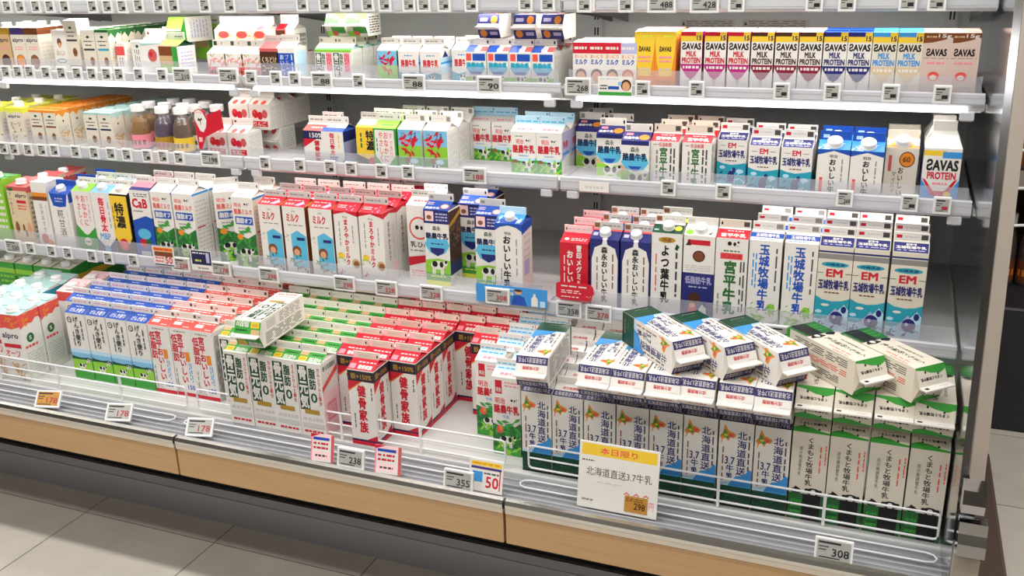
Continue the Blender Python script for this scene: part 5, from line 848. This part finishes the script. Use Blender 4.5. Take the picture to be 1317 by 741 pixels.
tagrow(.27, 0, [(7.5, 190, s, ''), (21, 191, s, ''), (39, 192, s, ''), (57, 192.5, s, ''), (73, 193, s, ''), (100, 194.5, s, ''), (124, 196, s, ''), (145.5, 197, s, ''), (166, 198.5, s, ''), (192, 200, s, ''), (212.5, 201, s, ''), (233, 202.5, s, ''), (273, 203.5, l, '198'), (343, 209, s, ''), (387.5, 212, s, ''), (426.5, 214.5, s, ''), (453.5, 216.5, s, ''), (492.7, 219.5, s, ''), (526.6, 221, s, ''), (612, 225, l, '188', 'r'),
    (860.5, 241, s, ''), (931, 246, s, ''), (1086.5, 254.5, s, '268'), (1169.5, 260.5, s, ''), (1211.5, 263.5, s, '', 'r')], 'the middle')
tagrow(.17, 0, [(20, 316, l, '520'), (42, 318.5, s, ''), (69, 322, s, ''), (90, 324.5, s, ''), (121, 328.5, s, ''), (142, 331, s, ''), (174, 334, s, ''), (235, 339, l, '228', 'r'), (287, 345, l, '178', 'r'), (348, 352.5, l, '298', 'r'), (445, 363.5, l, '398', 'r'), (499, 370, l, '328', 'r'), (556.5, 376, l, '328', 'r'), (733, 397, l, '358'), (771, 402, l, '378', 'r'), (1000, 428, l, '298')], 'the lowest')

p = on_y(640, 381, .152); price_tag(p.x, .1555, p.z - .02, 'l', '308', 'r', 'wide white price tag in front of the blue poster', 'price tags along the lowest rail')
def card(name, cat, x, y, z, w, h, ops, label, base='W', rz=0, rx=0, th=.0012, shape=None, group=None):
    """a printed card with its own thickness, standing upright on its lower edge"""
    b = MB(); bm_ = paper(base)
    pts = shape or [(0, 0), (1, 0), (1, 1), (0, 1)]
    P = [(-w / 2 + u * w, v * h) for u, v in pts]; n = len(P)
    b.mesh([(u, 0, v) for u, v in P] + [(u, th, v) for u, v in P], [tuple(range(n)), tuple(range(2 * n - 1, n - 1, -1))] + [(i, i + n, (i + 1) % n + n, (i + 1) % n) for i in range(n)], bm_)
    Face(b, (-w / 2, 0, 0), (w, 0, 0), (0, 0, h)).draw(ops)
    o = b.build(name); o.location = (x, y, z + Z0); o.rotation_euler = (R(rx), 0, R(rz))
    return tag(o, label, cat, group)
def box_on(pa, pb, y):
    """centre x, lower z, width, height on plane y from two opposite picture corners"""
    a, c = on_y(*pa, y), on_y(*pb, y)
    return (a.x + c.x) / 2, min(a.z, c.z), abs(c.x - a.x), abs(a.z - c.z)
RND = [(.0, .2), (.03, .08), (.12, 0), (.8, 0), (.93, .06), (.95, .3), (1, .5), (.97, .85), (.88, 1), (.1, 1), (.03, .95), (0, .85)]
x, z, w, h = box_on((612, 364), (704, 397), .158)
poster = card('shelf_poster', 'poster', x, .158, z, w, h, [('r', .0, .0, 1, 1, 'LB'), ('m', .12, .8, .6, .92, 1, 'PB'), ('e', .6, .72, .05, .13, 'SKN'), ('p', [(.5, .0), (.53, .5), (.6, .58), (.68, .48), (.72, .0)], 'BL'), ('e', .5, .6, .035, .1, 'W'), ('e', .6, .82, .055, .07, 'DB'),
    ('p', [(.78, .02), (.78, .45), (.81, .6), (.81, .72), (.84, .72), (.84, .6), (.87, .45), (.87, .02)], 'W'), ('p', [(.9, .02), (.9, .35), (.97, .35), (.97, .02)], 'PB')], 'blue shelf poster with a figure holding a white cup and bottles', 'LB')
x, z, w, h = box_on((715, 362), (764, 389), .155)
card('shelf_card', 'price card', x, .155, z, w, h, [('m', .14, .72, .86, .88, 1, 'W'), ('m', .14, .36, .66, .6, 2, 'PP'), ('m', .14, .12, .6, .24, 1, 'W'), ('leaf', .85, .25, .06, 'PP', 4)], 'red rounded shelf card below the red milk carton', 'RD', shape=RND)
x, z, w, h = box_on((195, 316), (226, 344), .160)
card('shelf_card', 'price card', x, .160, z, w, h, [('r', .04, .76, .96, .96, 'OR'), ('m', .1, .8, .9, .92, 1, 'RD'), ('r', .08, .5, .94, .74, 'BR'), ('t', '50', .56, .14, .9, .5, 'RD'), ('m', .1, .16, .5, .5, 2, 'SA'), ('r', .04, .04, .96, .1, 'NV')], 'white coupon card with orange band under the low-fat dairy cartons')
x, z, w, h = box_on((244, 321), (274, 350), .160)
card('shelf_card', 'price card', x, .160, z, w, h, [('r', .04, .3, .98, .98, 'IN'), ('m', .1, .8, .7, .94, 1, 'W'), ('m', .2, .4, .5, .6, 1, 'LM'), ('r', .74, .42, .9, .92, 'LV'), ('m', .3, .06, .8, .22, 1, 'G2')], 'dark blue coupon card on the lowest shelf rail')
x, z, w, h = box_on((769, 98), (813, 124), .294)
card('shelf_card', 'price card', x, .294, z, w, h, [('r', .02, .02, .98, .2, 'GR'), ('m', .06, .82, .6, .92, 1, 'TL'), ('e', .82, .56, .15, .3, 'DB'), ('e', .82, .5, .11, .24, 'SKN'), ('r', .3, .34, .62, .5, 'BL'), ('e', .64, .64, .06, .1, 'SK'), ('m', .06, .3, .28, .6, 2, 'DG')], 'pale shelf card with a smiling face beside the wide price tag', 'W')
x, z, w, h = box_on((1250 - 245, 0), (1280 - 245, 12), .294)
x, z, w, h = box_on((744, 0), (765, 14), .294)
card('shelf_card', 'price card', x, .294, z, w, .036, [('t', '10', .2, .2, .8, .8, 'LG')], 'pale white card clipped on the topmost rail', 'W')
x, z, w, h = box_on((745, 233), (783, 248), .262)
card('card_holder', 'card holder', x, .262, z, w, h, [('m', .2, .2, .8, .7, 1, 'LG')], 'empty clear card holder on the middle rail', 'W')
# red heart card before the apple cartons
x, z, w, h = box_on((250, 139), (295, 193), .268)
hc = card('hanging_card', 'price card', x, .262, z, w, h, [('p', [(.1, .55), (.0, .75), (.04, .92), (.18, .98), (.3, .92), (.4, .72), (.36, .55), (.26, .42), (.16, .45)], 'W'), ('p', [(.1, .7), (.14, .78), (.19, .74), (.24, .78), (.3, .7), (.26, .74), (.21, .7), (.205, .6), (.19, .6), (.18, .7)], 'DB'), ('m', .08, .88, .3, .93, 1, 'PK'), ('m', .08, .12, .2, .36, 1, 'PP')], 'red hanging card with white heart before the apple cartons', 'RD',
          shape=[(.04, .0), (.14, .0), (.3, .3), (.6, .42), (.95, .55), (.9, 1), (.45, .86), (.4, .72), (.38, .95), (.18, 1), (.02, .94), (0, .7)])

# cards and tags leaning on the front ledge
def lean(pa, y=-.135): return on_y(*pa, y)
for i, (px, py, num) in enumerate(((61, 526, '178'), (152, 543, '178'), (256, 563, '178'))):
    p = on_y(px, py, -.14); price_tag(p.x, -.140, .016, 'x', num, 'orr'[i], f'wide price tag with {("amber", "red figured", "red figured")[i]} display leaning on the ledge, {ORD[i]} from far end', 'tags leaning on the ledge', 14, -38)
p = on_y(452, 602, -.15); price_tag(p.x, -.150, .018, 'x', '238', 'g', 'wide price tag showing 238 on the ledge between two pink cards', 'tags standing on the ledge', 0, -12)
p = on_y(591, 626, -.155); price_tag(p.x, -.160, .020, 'x', '355', 'g', 'wide price tag showing 355 on the ledge', 'tags standing on the ledge', 0, -12)
p = on_y(1071, 722, -.15); price_tag(p.x, -.156, .018, 'x', '308', 'g', 'wide price tag showing 308 on the ledge near the side wall', 'tags standing on the ledge', 0, -12)
pk = [('r', .06, 0, .88, .76, 'W'), ('r', 0, 0, .06, 1, 'PK'), ('r', .88, 0, 1, 1, 'PH'), ('p', [(0, .86), (.4, 1), (0, 1)], 'RD'), ('r', .1, .78, .8, .88, 'BL'), ('m', .12, .42, .82, .74, 2, 'RD'), ('r', .1, .08, .82, .36, 'PP'), ('m', .2, .14, .7, .3, 1, 'DG')]
for i, (pa, pb) in enumerate((((401, 563), (432, 596)), ((483, 574), (518, 610)))):
    a, c = on_y(*pa, -.13), on_y(*pb, -.13)
    card('pink_price_card', 'price card', (a.x + c.x) / 2, -.142, .014, (c.x - a.x), .064, pk, f'pink printed price card on the ledge {("before", "after")[i]} the 238 tag', 'PP', 4, -14, group='pink cards on the ledge')
a, c = on_y(604, 596, -.13), on_y(646, 634, -.13)
card('coupon_card', 'price card', (a.x + c.x) / 2, -.138, .013, .078, .07, [('r', .05, .8, .95, .94, 'YE'), ('m', .1, .83, .9, .92, 1, 'OR'), ('r', .05, .7, .95, .78, 'PU'), ('t', '50', .5, .14, .88, .5, 'RD'), ('r', .1, .3, .4, .62, 'LB'), ('m', .44, .54, .88, .64, 1, 'DG'), ('r', .9, .1, .93, .7, 'RD')], 'white coupon card showing 50 beside the 355 tag', 'W', 0, -14)
# the large sign
a, c, e = on_y(741, 578, -.115), on_y(845, 595, -.115), on_y(733, 655, -.115)
sw, shh = c.x - a.x, a.z - e.z
b = MB(); b.box(-sw / 2, 0, 0, sw / 2, .003, shh, paper('W'), .0008)
Face(b, (-sw / 2, 0, 0), (sw, 0, 0), (0, 0, shh)).draw([('r', .03, .8, .97, .97, 'YE'), ('t', '本日限り', .26, .835, .73, .935, 'SA'), ('m', .04, .7, .2, .74, 1, 'DG'), ('t', '北海道直送3.7牛乳', .1, .5, .92, .63, 'DG', 0), ('m', .24, .4, .55, .43, 1, 'LG'),
    ('p', [(.58, .3), (.62, .34), (.66, .3), (.645, .295), (.62, .32), (.595, .295)], 'SA'), ('p', [(.7, .3), (.74, .34), (.78, .3), (.765, .295), (.74, .32), (.715, .295)], 'SA'), ('p', [(.82, .3), (.86, .34), (.9, .3), (.885, .295), (.86, .32), (.835, .295)], 'SA'), ('m', .06, .1, .2, .16, 1, 'G2'), ('t', '円', .9, .12, .96, .24, 'PK', 0)])
sg = empty('sale_sign', ((a.x + c.x + .012) / 2 - .004, -.118, Z0 + max(e.z, .004) + .006), (R(-10), 0, R(0)))
tag(sg, 'white sale sign with yellow heading leaning on the ledge before the map cartons', 'sign')
b.build('sign_board', sg)
q = MB(); q.poly([(.1 * sw - 0, -.0008, .05 * shh), (.385 * sw, -.0008, .05 * shh), (.385 * sw, -.0008, .29 * shh), (.1 * sw, -.0008, .29 * shh)], M_LCDO)
f = Face(q, (.1 * sw, -.0009, .05 * shh), (.285 * sw, 0, 0), (0, 0, .24 * shh)); f.k = 2; f.text('298', .42, .2, .9, .62, 'DB'); f.draw([('m', .06, .66, .8, .9, 2, 'BR')])
q.build('price_display', sg)

# ------------------------------------------------------------------ beyond the side wall
M_BLK = principled('black_cabinet', '#232329', 0.5, noise=0.08)
M_BRN = principled('brown_shelf_wood', '#5a3a2a', 0.5, noise=0.15, scale=8)
for i, (px0, px1) in enumerate(((876, 945), (955, 1040))):
    a, c = on_y(px0, 25, .786), on_y(px1, 38, .786)
    card('caution_sticker', 'sticker', (a.x + c.x) / 2, .786, c.z, c.x - a.x, a.z - c.z, [('p', [(.02, .4), (.08, .4), (.05, .8)], 'DG'), ('m', .1, .1, .95, .9, 4, 'G2')], f'white caution sticker on the back wall above protein boxes, {ORD[i]} one', 'LG', group='caution stickers on the back wall')
gon = tag(empty('shelf_cabinet', (.62, 2.0, 0)), 'dark shop cabinet with brown shelves beyond the side wall', 'shop cabinet')
b = MB(); b.box(-.55, -.6, 0, 1.6, .3, .42, M_BLK, .006); b.build('plinth', gon)
b = MB(); b.box(-.55, .2, .42, 1.6, .3, 2.2, M_BRN); b.build('back_board', gon)
for z in (.78, 1.16, 1.5, 1.84):
    b = MB(); b.box(-.55, -.45, z, 1.6, .2, z + .03, M_BRN); b.box(-.55, -.47, z - .012, 1.6, -.45, z + .045, M_POST); b.build('shelf_board', gon)
design('sauce', 'o', 'sauce_bottle', 'sauce bottle', 'brown sauce bottle in the dark cabinet', base='DB', label='BR', ink='OR')
for r, z in enumerate((.42, .81, 1.19, 1.53)):
    for i in range(9):
        o = put('sauce', .14 + .075 * i, 1.64, z + .0005 - Z0, f'brown sauce bottle in the dark cabinet, {("plinth", "first shelf", "second shelf", "third shelf")[r]}, {ORD[i]} bottle', 'sauce bottles in the dark cabinet')
        o.scale = (1.3, 1.3, 1.9)
rk = tag(empty('wire_rack', (.135, .42, 0)), 'white wire rack hanging outside the side wall', 'wire rack')
b = MB(); b.tube([(0, 0, .93), (0, 0, 1.3)], .005, M_WIRE); b.build('upright_wire', rk)
for k in range(4):
    b = MB(); b.tube([(0, 0, .94 + .08 * k), (-.085, 0, .93 + .08 * k)], .003, M_WIRE, 6); b.build('hook', rk)
bpy.data.objects.remove(_fo)
